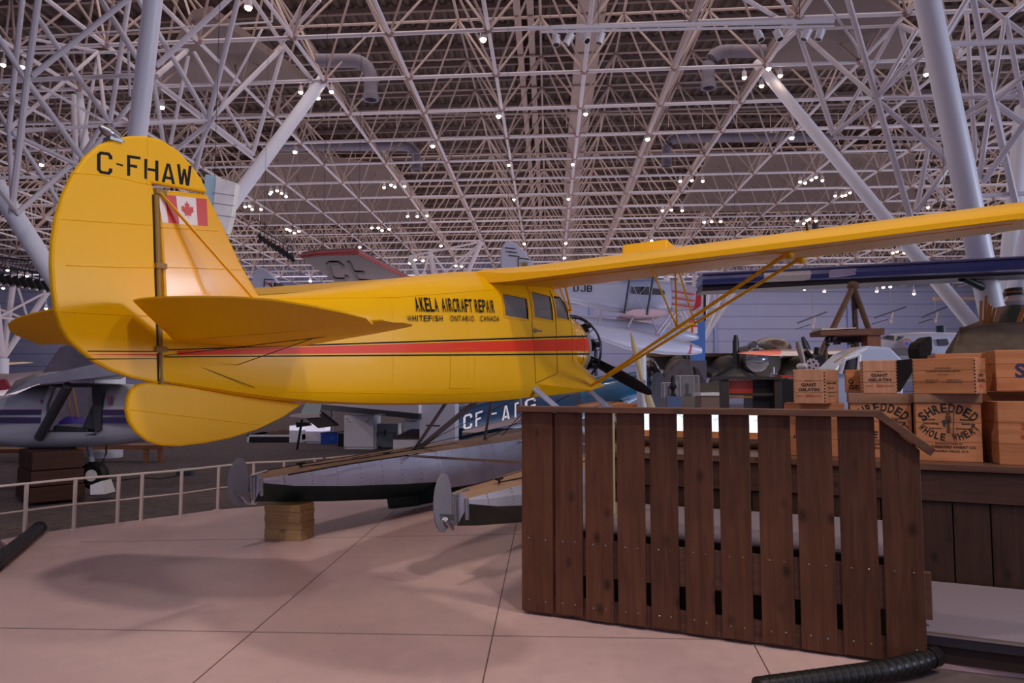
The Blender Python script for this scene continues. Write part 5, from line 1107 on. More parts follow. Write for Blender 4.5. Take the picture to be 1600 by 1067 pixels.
for k in range(3):
    a = k * 2.094; c_ = Vector((w_ * .72, -.004, h_ * .5)); d = Vector((math.cos(a), 0, math.sin(a))) * .05; e = Vector((math.cos(a + 1.3), 0, math.sin(a + 1.3))) * .05; b.tube(c_ + d, c_ + e, .008, n=4)
b.build('recycling_mark', mat('bin_mark', (90, 140, 210), .5), t)
t, w_, h_, Yf = cab('waste_bin', 'black bin tight against the right side of the blue bin', 'bin', 528, 537, 674, 697, .3, black, parts='plain'); b = MB(); b.box((-.01, -.01, h_ - .02), (w_ + .01, .31, h_)); b.build('rim', black, t)
# long counter over them
t = root_at('long_counter', 'long white counter with dark edge running behind the float struts', 'counter', (at(580, 650, 16.4).x, 16.4, -.03)); o = Vector(t.location)
P = [at(499, 640, 18.2), at(654, 655, 15.7)]; Pt = [at(499, 631, 18.2), at(654, 646, 15.7)]; dv = Vector((.5, 1.2, 0))
b = MB(); b.hexa([P[0] - o, P[1] - o, P[1] - o + dv, P[0] - o + dv, Pt[0] - o, Pt[1] - o, Pt[1] - o + dv, Pt[0] - o + dv]); b.build('dark_edge', dk, t)
b = MB(); b.hexa([q - o for q in (Pt[0], Pt[1], Pt[1] + dv, Pt[0] + dv)] + [q - o + Vector((0, 0, .22)) for q in (Pt[0], Pt[1], Pt[1] + dv, Pt[0] + dv)]); b.build('top', lam, t)
for k in (0, 1): b = MB(); q = P[k] + Vector((.1, .9, 0)) - o; b.box((q.x - .03, q.y - .03, 0), (q.x + .03, q.y + .03, q.z)); b.build('leg', dk, t)
b = MB(); q = at(595, 648, 16.3) - o; 
for k in range(5): b.box((q.x - .12 + k * .05, q.y - .06, q.z - .01), (q.x - .09 + k * .05, q.y - .03, q.z + .015 + .01 * (k % 2)))
b.build('metal_fitting', metal, t)
t, w_, h_, Yf = cab('display_partition', 'tall plain grey-white partition block behind the paired float struts', 'partition', 655, 713, 600, 712, .35, mat('partition_white', (196, 198, 220), .5), parts='plain', rz=math.radians(-9)); b = MB(); b.box((-.01, -.01, h_), (w_ + .01, .36, h_ + .03)); b.build('cap', lam, t)
t, w_, h_, Yf = cab('low_plinth', 'low white plinth with a sloping brown top left of the grey partition', 'plinth', 614, 656, 686, 710, 1.0, lam, parts='plain'); b = MB(); b.hexa([(-.02, -.03, h_), (w_, -.03, h_), (w_, 1, h_ + .25), (.5, 1, h_ + .25), (-.02, -.03, h_ + .03), (w_, -.03, h_ + .03), (w_, 1, h_ + .28), (.5, 1, h_ + .28)]); b.build('top', mat('top_brown', (70, 56, 62), .5), t)
t, w_, h_, Yf = cab('low_display_base', 'low white open-fronted display base behind the ventral fin tip', 'display base', 386, 472, 679, 691, 1.2, lam); b = MB(); b.box((0, -.01, h_ - .05), (w_, 1.2, h_)); b.box((0, -.01, 0), (.05, 1.2, h_)); b.box((w_ - .35, -.02, 0), (w_, 1.2, h_ + .25)); b.build('frame', lam, t); b = MB(); b.box((.06, -.006, .02), (w_ - .36, .0, h_ - .06)); b.build('recess', black, t)
b = MB(); b.hexa([(.4, .2, h_), (w_ - .4, .2, h_), (w_ - .4, 1, h_), (.6, 1, h_), (.6, .4, h_ + .1), (w_ - .5, .3, h_ + .14), (w_ - .6, .9, h_ + .12), (.8, .9, h_ + .1)]); b.build('mat', mat('mat_brown', (96, 74, 62), .9, noise=(8, .3)), t)
t = root_at('folded_tail_unit', 'pale green tail panel with a dark drooping flap seen under the yellow belly', 'tail unit', at(500, 690, 17)); t.location.z = -.03
pslab(t, [(470, 645), (478, 629), (501, 632), (496, 650)], 17, 17.1, mat('pale_green', (176, 192, 190), .5), 'fin'); pslab(t, [(454, 648), (496, 646), (500, 652), (480, 653), (452, 651)], 16.7, 17.4, mat('pale_cream', (196, 188, 190), .5), 'tailplane')
pslab(t, [(478, 654), (505, 645), (529, 665), (497, 669)], 16.8, 16.86, mat('flap_dark', (70, 62, 62), .5), 'elevator'); pslab(t, [(500, 643), (505, 643), (530, 664), (527, 665)], 16.75, 16.8, black, 'flap_edge'); pslab(t, [(462, 660), (480, 660), (484, 665), (463, 668)], 16.9, 17.1, dark_steel, 'tail_wheel')
ptube(t, at(472, 655, 17.05), at(464, 702.5, 17.05), .03, dark_steel, 'stand')

# ---- blue biplane with black nose
Y = 21.0
t = root_at('blue_biplane', 'blue and orange taildragger biplane with white CF lettering and black engine cowl behind the fence', 'biplane', (at(850, 650, Y).x, Y, -.03)); o = Vector(t.location)
blue = mat('biplane_blue', (14, 52, 84), .3, coat=.5); blue2 = mat('biplane_blue_light', (24, 92, 138), .25, coat=.6); orange = mat('biplane_orange', (196, 120, 50), .4)
fz = sideloft(t, Y, [(640, 655, 690, .12), (700, 640, 690, .25), (760, 622, 678, .36), (830, 606, 664, .45), (900, 594, 654, .5), (960, 584, 640, .5), (1000, 580, 618, .42), (1012, 578, 612, .38)], blue, 'fuselage', 24, .55)
sideloft(t, Y, [(905, 592, 655, .52), (955, 583, 643, .53), (1000, 579, 620, .45), (1014, 578, 614, .40)], blue2, 'nose_panel', 24, .55)
sideloft(t, Y, [(1008, 562, 604, .40), (1012, 558, 611, .5), (1020, 560, 613, .5), (1028, 572, 610, .38), (1032, 580, 606, .2)], mat('cowl_black', (12, 12, 14), .15, coat=1), 'engine_cowl', 22, .95)
b = MB(); b.ell(at(1024, 598, Y - .5) - o, (.22, .3, .24)); b.build('cowl_blister', mat('cowl_black', (12, 12, 14), .15, coat=1), t, True)
wlt = mat('letter_white', (226, 222, 226), .5); b = MB()
def onb(x0, y0, x1, y1, hh):
    def g(s, q): x = x0 + (x1 - x0) * s; y = y0 + (y1 - y0) * s - hh * q; return at(x, y, Y - .53) - o
    return g
for ch, x0, y0, x1, y1, hh in (('C', 724, 672, 738, 668, 23), ('F', 743, 667, 754, 663, 22), ('-', 767, 657, 777, 655, 20), ('A', 784, 659, 797, 656, 24), ('F', 804, 653, 815, 649, 23), ('G', 820, 646, 837, 641, 21)): letter(b, ch, onb(x0, y0, x1, y1, hh), .24)
bl_ = MB(); bl_.v = [v + Vector((0, -.02, 0)) for v in b.v]; bl_.f = b.f; bl_.m = b.m; bl_.build('lettering', wlt, fz)
for nm, Z0, yy, dz in (('upper_wing', 2.35, 572, .08), ('lower_wing', 1.25, 632, .08)):
    c = at(935 if nm == 'lower_wing' else 975, yy, Y); b = MB(); rg = []
    for y in (-4.0, -3.4, 4.0): rg.append([Vector((c.x - o.x + dx, y, c.z - o.z + dz2)) for dx, dz2 in ((-.75, 0), (-.3, -.03), (.6, -.02), (.72, .04), (.5, .10), (-.1, .10))])
    b.loft(rg); b.build(nm, orange, t, True) if nm == 'lower_wing' else None
b = MB(); b.tube(at(960, 646, Y) - o, at(968, 690, Y - .6) - o, .05, n=6); b.tube(at(985, 640, Y) - o, at(968, 690, Y - .6) - o, .05, n=6); b.build('gear_leg', dark_steel, t)
b = MB(); b.rev([(-.06, .1), (-.07, .30), (.07, .30), (.06, .1)], (at(968, 690, Y - .6) - o) * Vector((1, 1, 0)) if False else Vector((at(968, 690, Y - .6).x - o.x, -.6, .30)), (0, 1, 0), 18, True); b.build('wheel', rubber, t, True)
pslab(t, [(722, 674), (800, 655), (812, 652), (816, 660), (722, 682)], Y - 2.2, Y - 1.6, mat('pale_plate', (128, 112, 116), .7), 'lower_panel')
# cream propeller on a white pillar
t = root_at('display_pillar', 'slim white pillar standing behind the black propeller blade', 'pillar', (at(1003, 640, 17).x, 17, -.03)); b = MB(); b.tube((0, 0, 0), (0, 0, at(1003, 548, 17).z + .03), .12, n=16); b.build('shaft', white_paint, t, True); b = MB(); b.tube((0, 0, 0), (0, 0, .06), .22, n=16); b.build('base', white_paint, t, True)
t = root_at('cream_propeller', 'long cream wooden propeller leaning against the white pillar', 'propeller', at(1005, 600, 16.4)); o = Vector(t.location); b = MB(); rg = []
for x, y, w_ in ((986, 520, .02), (990, 538, .06), (997, 565, .07), (1003, 592, .045), (1007, 602, .05), (1014, 625, .09), (1022, 650, .1), (1030, 680, .1), (1036, 706, .04)): c = at(x, y, 16.4) - o; rg.append([c + Vector((w_ * math.cos(a), .02 * math.sin(a), 0)) for a in [2 * PI * k / 10 for k in range(10)]])
b.loft(rg); b.build('blade', mat('prop_cream', (214, 196, 150), .4), t, True); b = MB(); b.rev([(-.04, .06), (.04, .06)], at(1005, 597, 16.4) - o, (0, 1, 0), 12, True); b.build('hub', metal, t, True)

# ---- silver floatplane with DJB lettering
Y = 28
t = root_at('silver_floatplane', 'silver cabin biplane on silver floats with DJB lettering beyond the yellow nose', 'floatplane', (at(1000, 560, Y).x, Y, -.03)); o = Vector(t.location)
silv = mat('silver_dope', (176, 180, 204), .35, .1, coat=.2); fz = sideloft(t, Y, [(700, 448, 462, .06), (800, 446, 462, .15), (885, 442, 470, .3), (920, 440, 479, .42), (955, 440, 487, .5), (1000, 438, 491, .52), (1035, 438, 489, .5), (1050, 441, 486, .46), (1086, 449, 482, .36)], silv, 'fuselage', 24, .6)
sideloft(t, Y, [(1046, 439, 488, .49), (1052, 440, 487, .49), (1088, 449, 483, .38)], mat('cowl_lilac', (172, 162, 180), .35), 'cowling', 22, .6)
for y0 in (454, 464, 474): pslab(t, [(1051, y0), (1086, y0 + 5), (1086, y0 + 7), (1051, y0 + 2)], Y - .52, Y - .45, flag_red, 'red_stripe')
pslab(t, [(1088, 456), (1097, 453), (1095, 478), (1086, 484)], Y - .4, Y + .4, mat('nose_red', (170, 24, 34), .35), 'nose_plate'); pslab(t, [(1100, 452), (1103, 452), (1103, 502), (1100, 500)], Y - .05, Y + .05, dark_steel, 'propeller')
for pp in ([(987, 446), (1015, 446), (1014, 461), (986, 458)], [(1019, 450), (1034, 452), (1039, 456), (1038, 461), (1019, 460)]): pslab(t, pp, Y - .56, Y - .50, mat('window_dark', (40, 40, 46), .15, coat=1), 'window')
pslab(t, [(987, 446), (1015, 446), (1015, 447.5), (987, 447.5)], Y - .57, Y - .5, silv, 'window_frame')
b = MB(); 
for ch, x0, x1 in (('D', 896, 904), ('J', 907, 915), ('B', 917, 925)): letter(b, ch, (lambda x0, x1: (lambda s, q: at(x0 + (x1 - x0) * s, 455.5 + (x0 - 896) * .02 - 10 * q, Y - .48) - o))(x0, x1), .24)
b.build('lettering', decal_black, fz)
c = at(1000, 494, Y); b = MB(); b.loft([[Vector((c.x - o.x + dx, y, c.z - o.z + z_)) for dx, z_ in ((-.85, 0), (-.2, -.1), (.7, -.08), (.75, .03), (.2, .12), (-.5, .1))] for y in (-1.6, -1.5, 1.6)]); b.build('lower_wing', mat('wing_pinkish', (190, 160, 172), .5), t, True)
c = at(1000, 432, Y); b = MB(); b.loft([[Vector((c.x - o.x + dx, y, c.z - o.z + z_)) for dx, z_ in ((-.85, 0), (-.2, -.06), (.7, -.05), (.75, .03), (.2, .12), (-.5, .1))] for y in (-2.2, -2.1, 2.2)]); b.build('upper_wing', silv, t, True)
for a, c in (((984, 436), (976, 490)), ((1021, 433), (1011, 492))): ptube(t, at(*a, Y - 1.6), at(*c, Y - 1.6), .05, mat('strut_navy', (26, 32, 52), .4), 'wing_strut', 8)
ptube(t, at(984, 436, Y - 1.6), at(1011, 492, Y - 1.6), .012, metal, 'bracing_wire', 5); ptube(t, at(1021, 433, Y - 1.6), at(976, 490, Y - 1.6), .012, metal, 'bracing_wire', 5)
for k, (dy, st) in enumerate(((0, [(905, 500, 512, .12), (930, 505, 528, .3), (980, 513, 546, .36), (1040, 527, 554, .36), (1080, 536, 555, .3), (1096, 543, 552, .12)]), (1.6, [(905, 492, 500, .12), (940, 496, 512, .3), (1000, 503, 528, .34), (1060, 513, 534, .32), (1085, 521, 532, .15), (1091, 525, 530, .06)]))):
    f_ = sideloft(t, Y - .9 + dy, [q + (Y - .9 + dy,) for q in st], silv, 'float', 18, .7)
    if k == 0: pslab(t, [(1080, 538), (1082, 538), (1079, 553), (1077, 553)], Y - 1.22, Y - 1.1, flag_red, 'red_stripe')
for a, c in (((1050, 488), (1025, 522)), ((1058, 488), (1030, 524)), ((1040, 489), (1060, 518)), ((1066, 486), (1078, 512)), ((1018, 492), (1028, 524)), ((990, 494), (980, 512)), ((940, 486), (935, 508))): ptube(t, at(*a, Y - .5), at(*c, Y - .8), .045, mat('strut_silver2', (186, 180, 196), .4), 'float_strut', 7)
for x in (930, 1075): c = at(x, 552, Y); b = MB(); b.tube(Vector((c.x - o.x, -.2, 0)), Vector((c.x - o.x, -.2, c.z - o.z + .1)), .07, n=8); b.build('stand', dark_steel, t)
# dark blue wing float / ball below
t = root_at('blue_banner', 'tall blue banner panel with a red and white emblem behind the silver float', 'banner', (at(1092, 560, 33).x, 33, -.03)); pslab(t, [(1080, 500), (1102, 492), (1102, 563), (1080, 563)], 33, 33.2, mat('banner_blue', (60, 104, 176), .6), 'panel'); pslab(t, [(1078, 563), (1104, 563), (1104, 656), (1078, 656)], 33, 33.2, mat('banner_base', (70, 66, 80), .6), 'base')
pslab(t, [(1074, 500), (1090, 500), (1090, 521), (1074, 521)], 32.88, 32.98, flag_white, 'emblem'); pslab(t, [(1074, 508), (1090, 508), (1090, 511), (1074, 511)], 32.82, 32.88, flag_red, 'emblem_cross'); pslab(t, [(1081, 500), (1083, 500), (1083, 521), (1081, 521)], 32.82, 32.88, flag_red, 'emblem_cross')
pslab(t, [(1074, 500), (1079, 500), (1079, 505), (1074, 505)], 32.82, 32.88, flag_red, 'emblem_corner')

# ---- long blue wing crossing at right
t = root_at('blue_wing_aircraft', 'dark blue high wing with a white band and black strut crossing behind the yellow wing', 'wing', (at(1540, 470, 15).x, 15, -.03)); o = Vector(t.location)
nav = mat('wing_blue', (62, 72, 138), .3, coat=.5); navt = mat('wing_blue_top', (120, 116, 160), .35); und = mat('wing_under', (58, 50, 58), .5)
def bw(x0, x1, y0t, y0b, y1t, y1b, Ya, Yb, m, nm, off=0):
    A = at(x0, y0t, Ya); B = at(x0, y0b, Ya); Cc = at(x1, y1t, Yb); D = at(x1, y1b, Yb); dv = Vector((.25, 1.55, .05)); b = MB()
    dn = Vector((0, -off, 0))
    def sec(T_, B_): h = (T_ - B_); return [B_ - o + dn, B_ + h * .5 - o + Vector((0, -.05, 0)) + dn, T_ - o + dn, T_ + dv * .35 + Vector((0, 0, .06)) - o, T_ + dv - o + Vector((0, 0, -.04)), B_ + dv - o + Vector((0, 0, .05))]
    b.loft([sec(A, B), sec(Cc, D)]); return b.build(nm, m, t)
yt = lambda x: 431 - (x - 1097) * .052; 
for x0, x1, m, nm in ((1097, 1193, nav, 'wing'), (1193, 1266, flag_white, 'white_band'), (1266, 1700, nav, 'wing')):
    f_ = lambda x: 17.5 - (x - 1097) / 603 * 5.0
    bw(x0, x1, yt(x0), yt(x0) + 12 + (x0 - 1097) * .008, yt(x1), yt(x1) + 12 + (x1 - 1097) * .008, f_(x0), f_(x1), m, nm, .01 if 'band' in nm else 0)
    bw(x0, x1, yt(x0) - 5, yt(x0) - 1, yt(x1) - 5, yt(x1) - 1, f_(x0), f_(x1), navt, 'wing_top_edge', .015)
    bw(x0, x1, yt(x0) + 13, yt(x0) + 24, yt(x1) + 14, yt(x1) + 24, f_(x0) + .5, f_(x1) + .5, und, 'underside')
pslab(t, [(1300, 421), (1380, 417), (1380, 426), (1300, 432)], 15.35, 15.5, mat('panel_silver', (166, 150, 176), .3, .4), 'bare_patch')
ptube(t, at(1503, 434, 14.6), at(1580, 470, 15.6), .085, black, 'wing_strut', 10)
hang(t, 1150, 425, 17.4); hang(t, 1480, 405, 14.6)

# ---- far row: bomber, orange-tipped aircraft, white bush plane and others
Y = 36
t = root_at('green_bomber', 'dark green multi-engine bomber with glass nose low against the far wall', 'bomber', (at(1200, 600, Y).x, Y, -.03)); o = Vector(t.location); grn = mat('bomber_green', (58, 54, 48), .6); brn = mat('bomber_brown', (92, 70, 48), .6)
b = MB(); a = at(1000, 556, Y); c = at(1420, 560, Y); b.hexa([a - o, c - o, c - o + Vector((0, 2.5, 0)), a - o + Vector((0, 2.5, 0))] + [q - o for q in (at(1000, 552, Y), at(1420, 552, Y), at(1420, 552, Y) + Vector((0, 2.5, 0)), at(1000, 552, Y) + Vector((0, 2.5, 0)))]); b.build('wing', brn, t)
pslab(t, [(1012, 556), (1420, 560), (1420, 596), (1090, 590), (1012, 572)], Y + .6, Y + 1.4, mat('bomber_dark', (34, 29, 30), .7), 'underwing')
b = MB(); q = at(1192, 566, Y - 2) - o; b.rev([(-.6, .05), (-.4, .55), (0, .85), (.8, .98), (4, 1.05)], q, (.15, 1, 0), 22, True); b.build('fuselage', grn, t, True)
b = MB(); q = at(1183, 562, Y - 2.5) - o; b.ell(q, (.62, .5, .6)); b.build('nose_glazing', mat('glazing', (84, 84, 96), .15, coat=1), t, True)
b = MB(); q = at(1203, 545, Y - .5) - o; b.ell(q, (.95, 1.6, .6)); b.build('canopy', mat('canopy_brown', (104, 84, 72), .3, coat=.6), t, True); b = MB(); b.ell(at(1178, 541, Y - 2) - o, (.3, .3, .3)); b.build('turret', mat('glazing', (84, 84, 96), .15, coat=1), t, True)
for x, y in ((1068, 572), (1140, 574), (1258, 574), (1330, 572)):
    q = at(x, y, Y - 1) - o; b = MB(); b.rev([(-1.0, .1), (-.7, .45), (0, .62), (2.2, .6)], q, (0, 1, 0), 16, True); b.build('engine_nacelle', grn, t, True)
    for k in range(3):
        a_ = 1.57 + k * 2.094 + (.35 if x != 1140 else 0) ; d = Vector((math.cos(a_), 0, math.sin(a_))); b = MB(); pz = q + Vector((0, -1.05, 0)); b.loft([[pz + d * r + Vector((-d.z, 0, d.x)) * (w_ * math.cos(s)) + Vector((0, .05 * math.sin(s), 0)) for s in [2 * PI * j / 8 for j in range(8)]] for r, w_ in ((.1, .09), (.6, .17), (1.2, .16), (1.55, .08))]); b.build('propeller_blade', black, t, True)
for x in (1120, 1280): q = at(x, 590, Y) - o; b = MB(); b.rev([(-.2, .3), (-.25, .75), (.25, .75), (.2, .3)], (q.x, 0, .75), (1, 0, 0), 16, True); b.tube((q.x, 0, .75), (q.x, 0, q.z), .15, n=8); b.build('main_wheel', rubber, t, True)
Y = 24
t = root_at('orange_tip_aircraft', 'cream wing with orange tip and a wooden propeller far beyond the crates', 'aircraft', (at(1240, 600, Y).x, Y, -.03)); o = Vector(t.location)
b = MB(); crm = mat('wing_cream', (206, 182, 168), .5); a = at(1226, 553, Y); 
def strip(x0, x1, m, nm, t0=0):
    b = MB(); rg = []
    for x in (x0, x1):
        h = .10 if x > 1166 else .02; q = at(x, 550, Y) - o; rg.append([q + Vector((0, -.5, 0)), q + Vector((0, -.45, -h)), q + Vector((0, .6, -h)), q + Vector((0, .8, 0)), q + Vector((0, .2, h)), q + Vector((0, -.4, h * .6))])
    b.loft(rg); b.build(nm, m, t)
strip(1163, 1212, mat('tip_orange', (226, 110, 76), .5), 'wing_tip'); strip(1212, 1330, crm, 'wing')
sideloft(t, Y, [(1255, 556, 590, .3), (1275, 552, 596, .5), (1350, 556, 600, .5), (1420, 566, 596, .3)], mat('dark_green2', (44, 48, 46), .5), 'fuselage', 16)
b = MB(); q = at(1300, 600, Y) - o; b.tube((q.x, 0, 0), (q.x, 0, q.z), .08, n=8); b.build('stand', dark_steel, t)
Y = 11.5   # engine with propeller just behind the crates
t = root_at('radial_engine', 'small radial engine with slotted silver front plate behind the left GIANT GELATIN crate', 'aircraft engine', (at(1278, 600, Y).x, Y, -.03)); o = Vector(t.location); c = at(1277, 566, Y) - o
b = MB(); b.rev([(-.10, .10), (0, .14), (.3, .16)], c, (0, 1, 0), 18, True); b.build('crankcase', dark_steel, t, True)
for k in range(7):
    a_ = k * 2 * PI / 7 + .5; d = Vector((math.cos(a_), 0, math.sin(a_))); b = MB(); pr = []
    for j in range(7): pr += [(.1 + j * .022, .055), (.11 + j * .022, .055), (.112 + j * .022, .04), (.12 + j * .022, .04)]
    b.rev(pr, c + Vector((0, .08, 0)), d, 10, True); b.build('cylinder', black, t, True)
b = MB(); cz_ = at(1269, 571, Y - .2) - o; star = []
for k in range(24): rr = .125 if k % 2 else .10; star.append((cz_.x + rr * math.cos(k * PI / 12), cz_.z + rr * math.sin(k * PI / 12)))
b.prism(star, lambda a, z, q: (a, q, z), cz_.y - .01, cz_.y + .01); pl = b.build('front_plate', mat('plate_silver', (196, 180, 186), .35, .6), t)
b = MB(); 
for k in range(5): a_ = k * 2 * PI / 5; b.ell((cz_.x + .06 * math.cos(a_), cz_.y - .012, cz_.z + .06 * math.sin(a_)), (.018, .004, .022), 8, 4)
b.build('plate_slot', black, pl)
for e0, e1, w_, m in (((1257, 572), (1246, 534), .045, mat('prop_greybrown', (136, 120, 118), .4)), ((1257, 572), (1268, 612), .045, mat('prop_greybrown', (136, 120, 118), .4))):
    a = at(*e0, Y - .35) - o; c2 = at(*e1, Y - .35) - o; b = MB(); d = (c2 - a).normalized(); sd = Vector((-d.z, 0, d.x)); b.loft([[a.lerp(c2, f_) + sd * (w_ * g_ * math.cos(s)) + Vector((0, .02 * math.sin(s), 0)) for s in [2 * PI * j / 8 for j in range(8)]] for f_, g_ in ((0, .5), (.3, 1), (.8, 1.1), (1, .7))]); b.build('propeller_blade', m, t, True)
b = MB(); b.rev([(-.06, .02), (0, .05), (.2, .05)], at(1257, 572, Y - .4) - o, (0, 1, 0), 12, True); b.build('spinner', mat('bright_metal', (236, 238, 244), .3, .1), t, True)
b = MB(); b.path([at(x, y, Y + .1) - o for x, y in ((1290, 560), (1298, 568), (1301, 580), (1300, 596))], .012, 6); b.build('pipe', metal, t, True); b = MB(); q = at(1277, 580, Y + .2) - o; b.tube((q.x, .2, 0), (q.x, .2, q.z), .05, n=8); b.build('stand', dark_steel, t)
# timber tripod
Y = 14
ap = at(1333, 447, Y); t = root_at('timber_tripod', 'tall rough timber tripod standing beyond the crates', 'tripod', (ap.x, Y, -.03)); o = Vector(t.location); rough = wood('rough_timber', (96, 70, 56), (128, 98, 78), 'z', .8, False)
for x, y, dy in ((1302, 512, -.8), (1338, 530, .9), (1358, 516, -.3)):
    d = at(x, y, Y + dy * .5); e_ = ap + (d - ap) * ((ap.z + .03) / (ap.z - d.z)); b = MB(); b.tube(ap - o, e_ - o, .055, .065, 8); b.build('leg', rough, t, True)
b = MB(); b.ell(ap - o, (.12, .1, .1)); b.build('lashing', rough, t, True); b = MB(); b.tube(ap - o, at(1334, 505, Y) - o, .02, n=6); b.box(at(1336, 475, Y) - o - Vector((.04, .04, .1)), at(1336, 475, Y) - o + Vector((.04, .04, .1))); b.build('hoist', dark_steel, t)
Y = 10
t = root_at('work_bench_frame', 'wooden beam on a square post with metal fittings behind the middle crate', 'frame', (at(1361, 590, Y).x, Y, -.03)); o = Vector(t.location); bwd = wood('beam_brown', (90, 58, 46), (130, 88, 68), 'x', .6, False)
pslab(t, [(1282, 517), (1382, 512), (1382, 523), (1283, 524)], Y - .12, Y + .25, bwd, 'beam'); pslab(t, [(1284, 513), (1338, 511.5), (1338, 513), (1284, 516)], Y - .14, Y + .2, mat('paper_pinkish', (206, 186, 180), .8), 'board')
q = at(1361, 520, Y) - o; b = MB(); b.box((q.x - .095, -.08, 0), (q.x + .095, .1, q.z)); b.build('post', wood('post_brown', (118, 74, 56), (150, 100, 78), 'z', .6, False), t)
b = MB(); c = at(1293, 530, Y) - o
for dx, dz, r in ((0, 0, .04), (.07, .01, .035), (.0, -.07, .035), (.03, .06, .03)): b.ell(c + Vector((dx, 0, dz)), (r, r, r), 8, 6)
b.tube(c + Vector((0, 0, -.08)), at(1286, 556, Y) - o, .02, n=6); b.tube(at(1298, 533, Y) - o, at(1352, 533, Y + .2) - o, .022, n=8); b.build('pipe_fitting', dark_steel, t, True)
b = MB(); c = at(1332, 532, Y + .3) - o
for k in range(7): b.box(c + Vector((-.25 + k * .07, -.05, -.06 + .03 * (k % 3))), c + Vector((-.20 + k * .07, .08, .06 + .04 * (k % 2))))
b.build('machine_part', dark_steel, t); b = MB(); q = at(1290, 560, Y) - o; b.tube((q.x, 0, 0), at(1291, 545, Y) - o, .02, n=6); b.build('stay', rough, t)
# pale blue open cockpit frame
Y = 8.6
t = root_at('cockpit_section', 'pale blue-white cockpit section with triangular window behind the left crates', 'cockpit section', (at(1330, 640, Y).x, Y, -.03)); o = Vector(t.location); pb = mat('pale_blue', (170, 184, 222), .35, coat=.3)
pslab(t, [(1300, 640), (1302, 578), (1330, 552), (1356, 540), (1392, 542), (1410, 560), (1414, 600), (1404, 700), (1300, 700)], Y + .08, Y + .62, pb, 'shell', .04)
pslab(t, [(1316, 576), (1322, 563), (1342, 556), (1344, 562), (1341, 580), (1316, 583)], Y + .02, Y + .07, mat('window_dark', (40, 40, 46), .15, coat=1), 'window')
for a, c in (((1313, 584), (1319, 562)), ((1319, 562), (1343, 554)), ((1343, 554), (1341, 584))): ptube(t, at(*a, Y), at(*c, Y), .022, mat('frame_bluewhite', (206, 212, 236), .4), 'window_bar', 6)
ptube(t, at(1304, 566, Y - .2), at(1335, 544, Y - .2), .012, mat('stick_pale', (190, 160, 110), .6), 'stick', 6); b = MB(); b.box((-.25, .2, 0), (.3, .6, .75)); b.build('cradle', dark_steel, t)
# white bush aircraft with round badge
Y = 19
t = root_at('white_bush_aircraft', 'white twin-window aircraft with a red and blue round badge beyond the tripod', 'aircraft', (at(1430, 620, Y).x, Y, -.03)); o = Vector(t.location); wh = mat('bush_white', (196, 200, 222), .35, coat=.3)
fz = sideloft(t, Y, [(1362, 552, 575, .25), (1374, 536, 578, .45), (1384, 527, 580, .6), (1400, 521, 580, .7), (1440, 519, 578, .75), (1500, 521, 570, .7), (1560, 526, 560, .5)], wh, 'fuselage', 22, .65)
for pp in ([(1380, 528), (1386, 524), (1397, 524), (1397, 532), (1385, 530)], [(1399, 532), (1403, 525), (1413, 526), (1404, 532)], [(1465, 530), (1480, 529), (1483, 537), (1480, 540), (1467, 540)]): pslab(t, pp, Y - .78, Y - .6, mat('window_dark', (40, 40, 46), .15, coat=1), 'window')
c = at(1417, 537, Y - .8) - o; b = MB(); b.rev([(0, .14), (.0, .10)], c, (0, 1, 0), 20); b.build('badge_ring', mat('badge_red', (196, 96, 92), .5), fz); b = MB(); b.rev([(0, .06), (0, .001)], c, (0, 1, 0), 16); b.build('badge_centre', mat('badge_blue', (80, 110, 190), .5), fz)
b = MB(); b.path([at(x, y, Y - .8) - o for x, y in ((1400, 556), (1410, 550), (1420, 546), (1432, 546), (1450, 552), (1480, 556))], .02, 5); b.build('trim_line', navt, fz); pslab(t, [(1399, 544), (1440, 541), (1440, 556), (1400, 556)], Y - 1.5, Y - 1.2, mat('cowl_grey', (108, 96, 100), .5), 'engine_cowl')
b = MB(); q = at(1470, 509, Y) - o; b.tube(q, q + Vector((0, 0, -.2)), .12, n=10); b.build('exhaust_stack', mat('stack_dark', (30, 44, 56), .5), t)
for x in (1400, 1500): b = MB(); q = at(x, 575, Y) - o; b.tube((q.x, 0, 0), (q.x, 0, q.z), .08, n=8); b.build('gear_leg', dark_steel, t)
# dark rack with orange panel
Y = 10.2
t = root_at('display_rack', 'dark brown open rack holding an orange-red and black panel above the cap rail', 'rack', (at(1180, 640, Y).x, Y, -.03)); o = Vector(t.location); rk = mat('rack_brown', (50, 38, 40), .5)
for x in (1131, 1213): b = MB(); q = at(x, 588, Y) - o; b.box((q.x - .055, -.06, 0), (q.x + .055, .06, q.z)); b.build('post', rk, t, bevel=.004)
pslab(t, [(1124, 588), (1222, 588), (1222, 593), (1124, 593)], Y - .1, Y + .4, rk, 'top_rail'); pslab(t, [(1136, 614), (1212, 614), (1212, 618), (1136, 618)], Y - .02, Y + .03, rk, 'shelf_rail')
pslab(t, [(1139, 594), (1176, 594), (1176, 616), (1139, 616)], Y + .10, Y + .16, mat('panel_orange', (206, 62, 36), .3, coat=.5), 'orange_panel'); pslab(t, [(1140, 619), (1176, 619), (1176, 622), (1140, 622)], Y + .1, Y + .16, mat('panel_gold', (206, 150, 50), .5), 'gold_band')
pslab(t, [(1176, 594), (1250, 592), (1250, 680), (1176, 680)], Y + .1, Y + .5, mat('panel_black', (26, 24, 28), .4), 'black_panel'); pslab(t, [(1218, 586), (1236, 586), (1239, 590), (1219, 590)], Y + .1, Y + .5, mat('panel_orange', (206, 62, 36), .3, coat=.5), 'orange_edge')
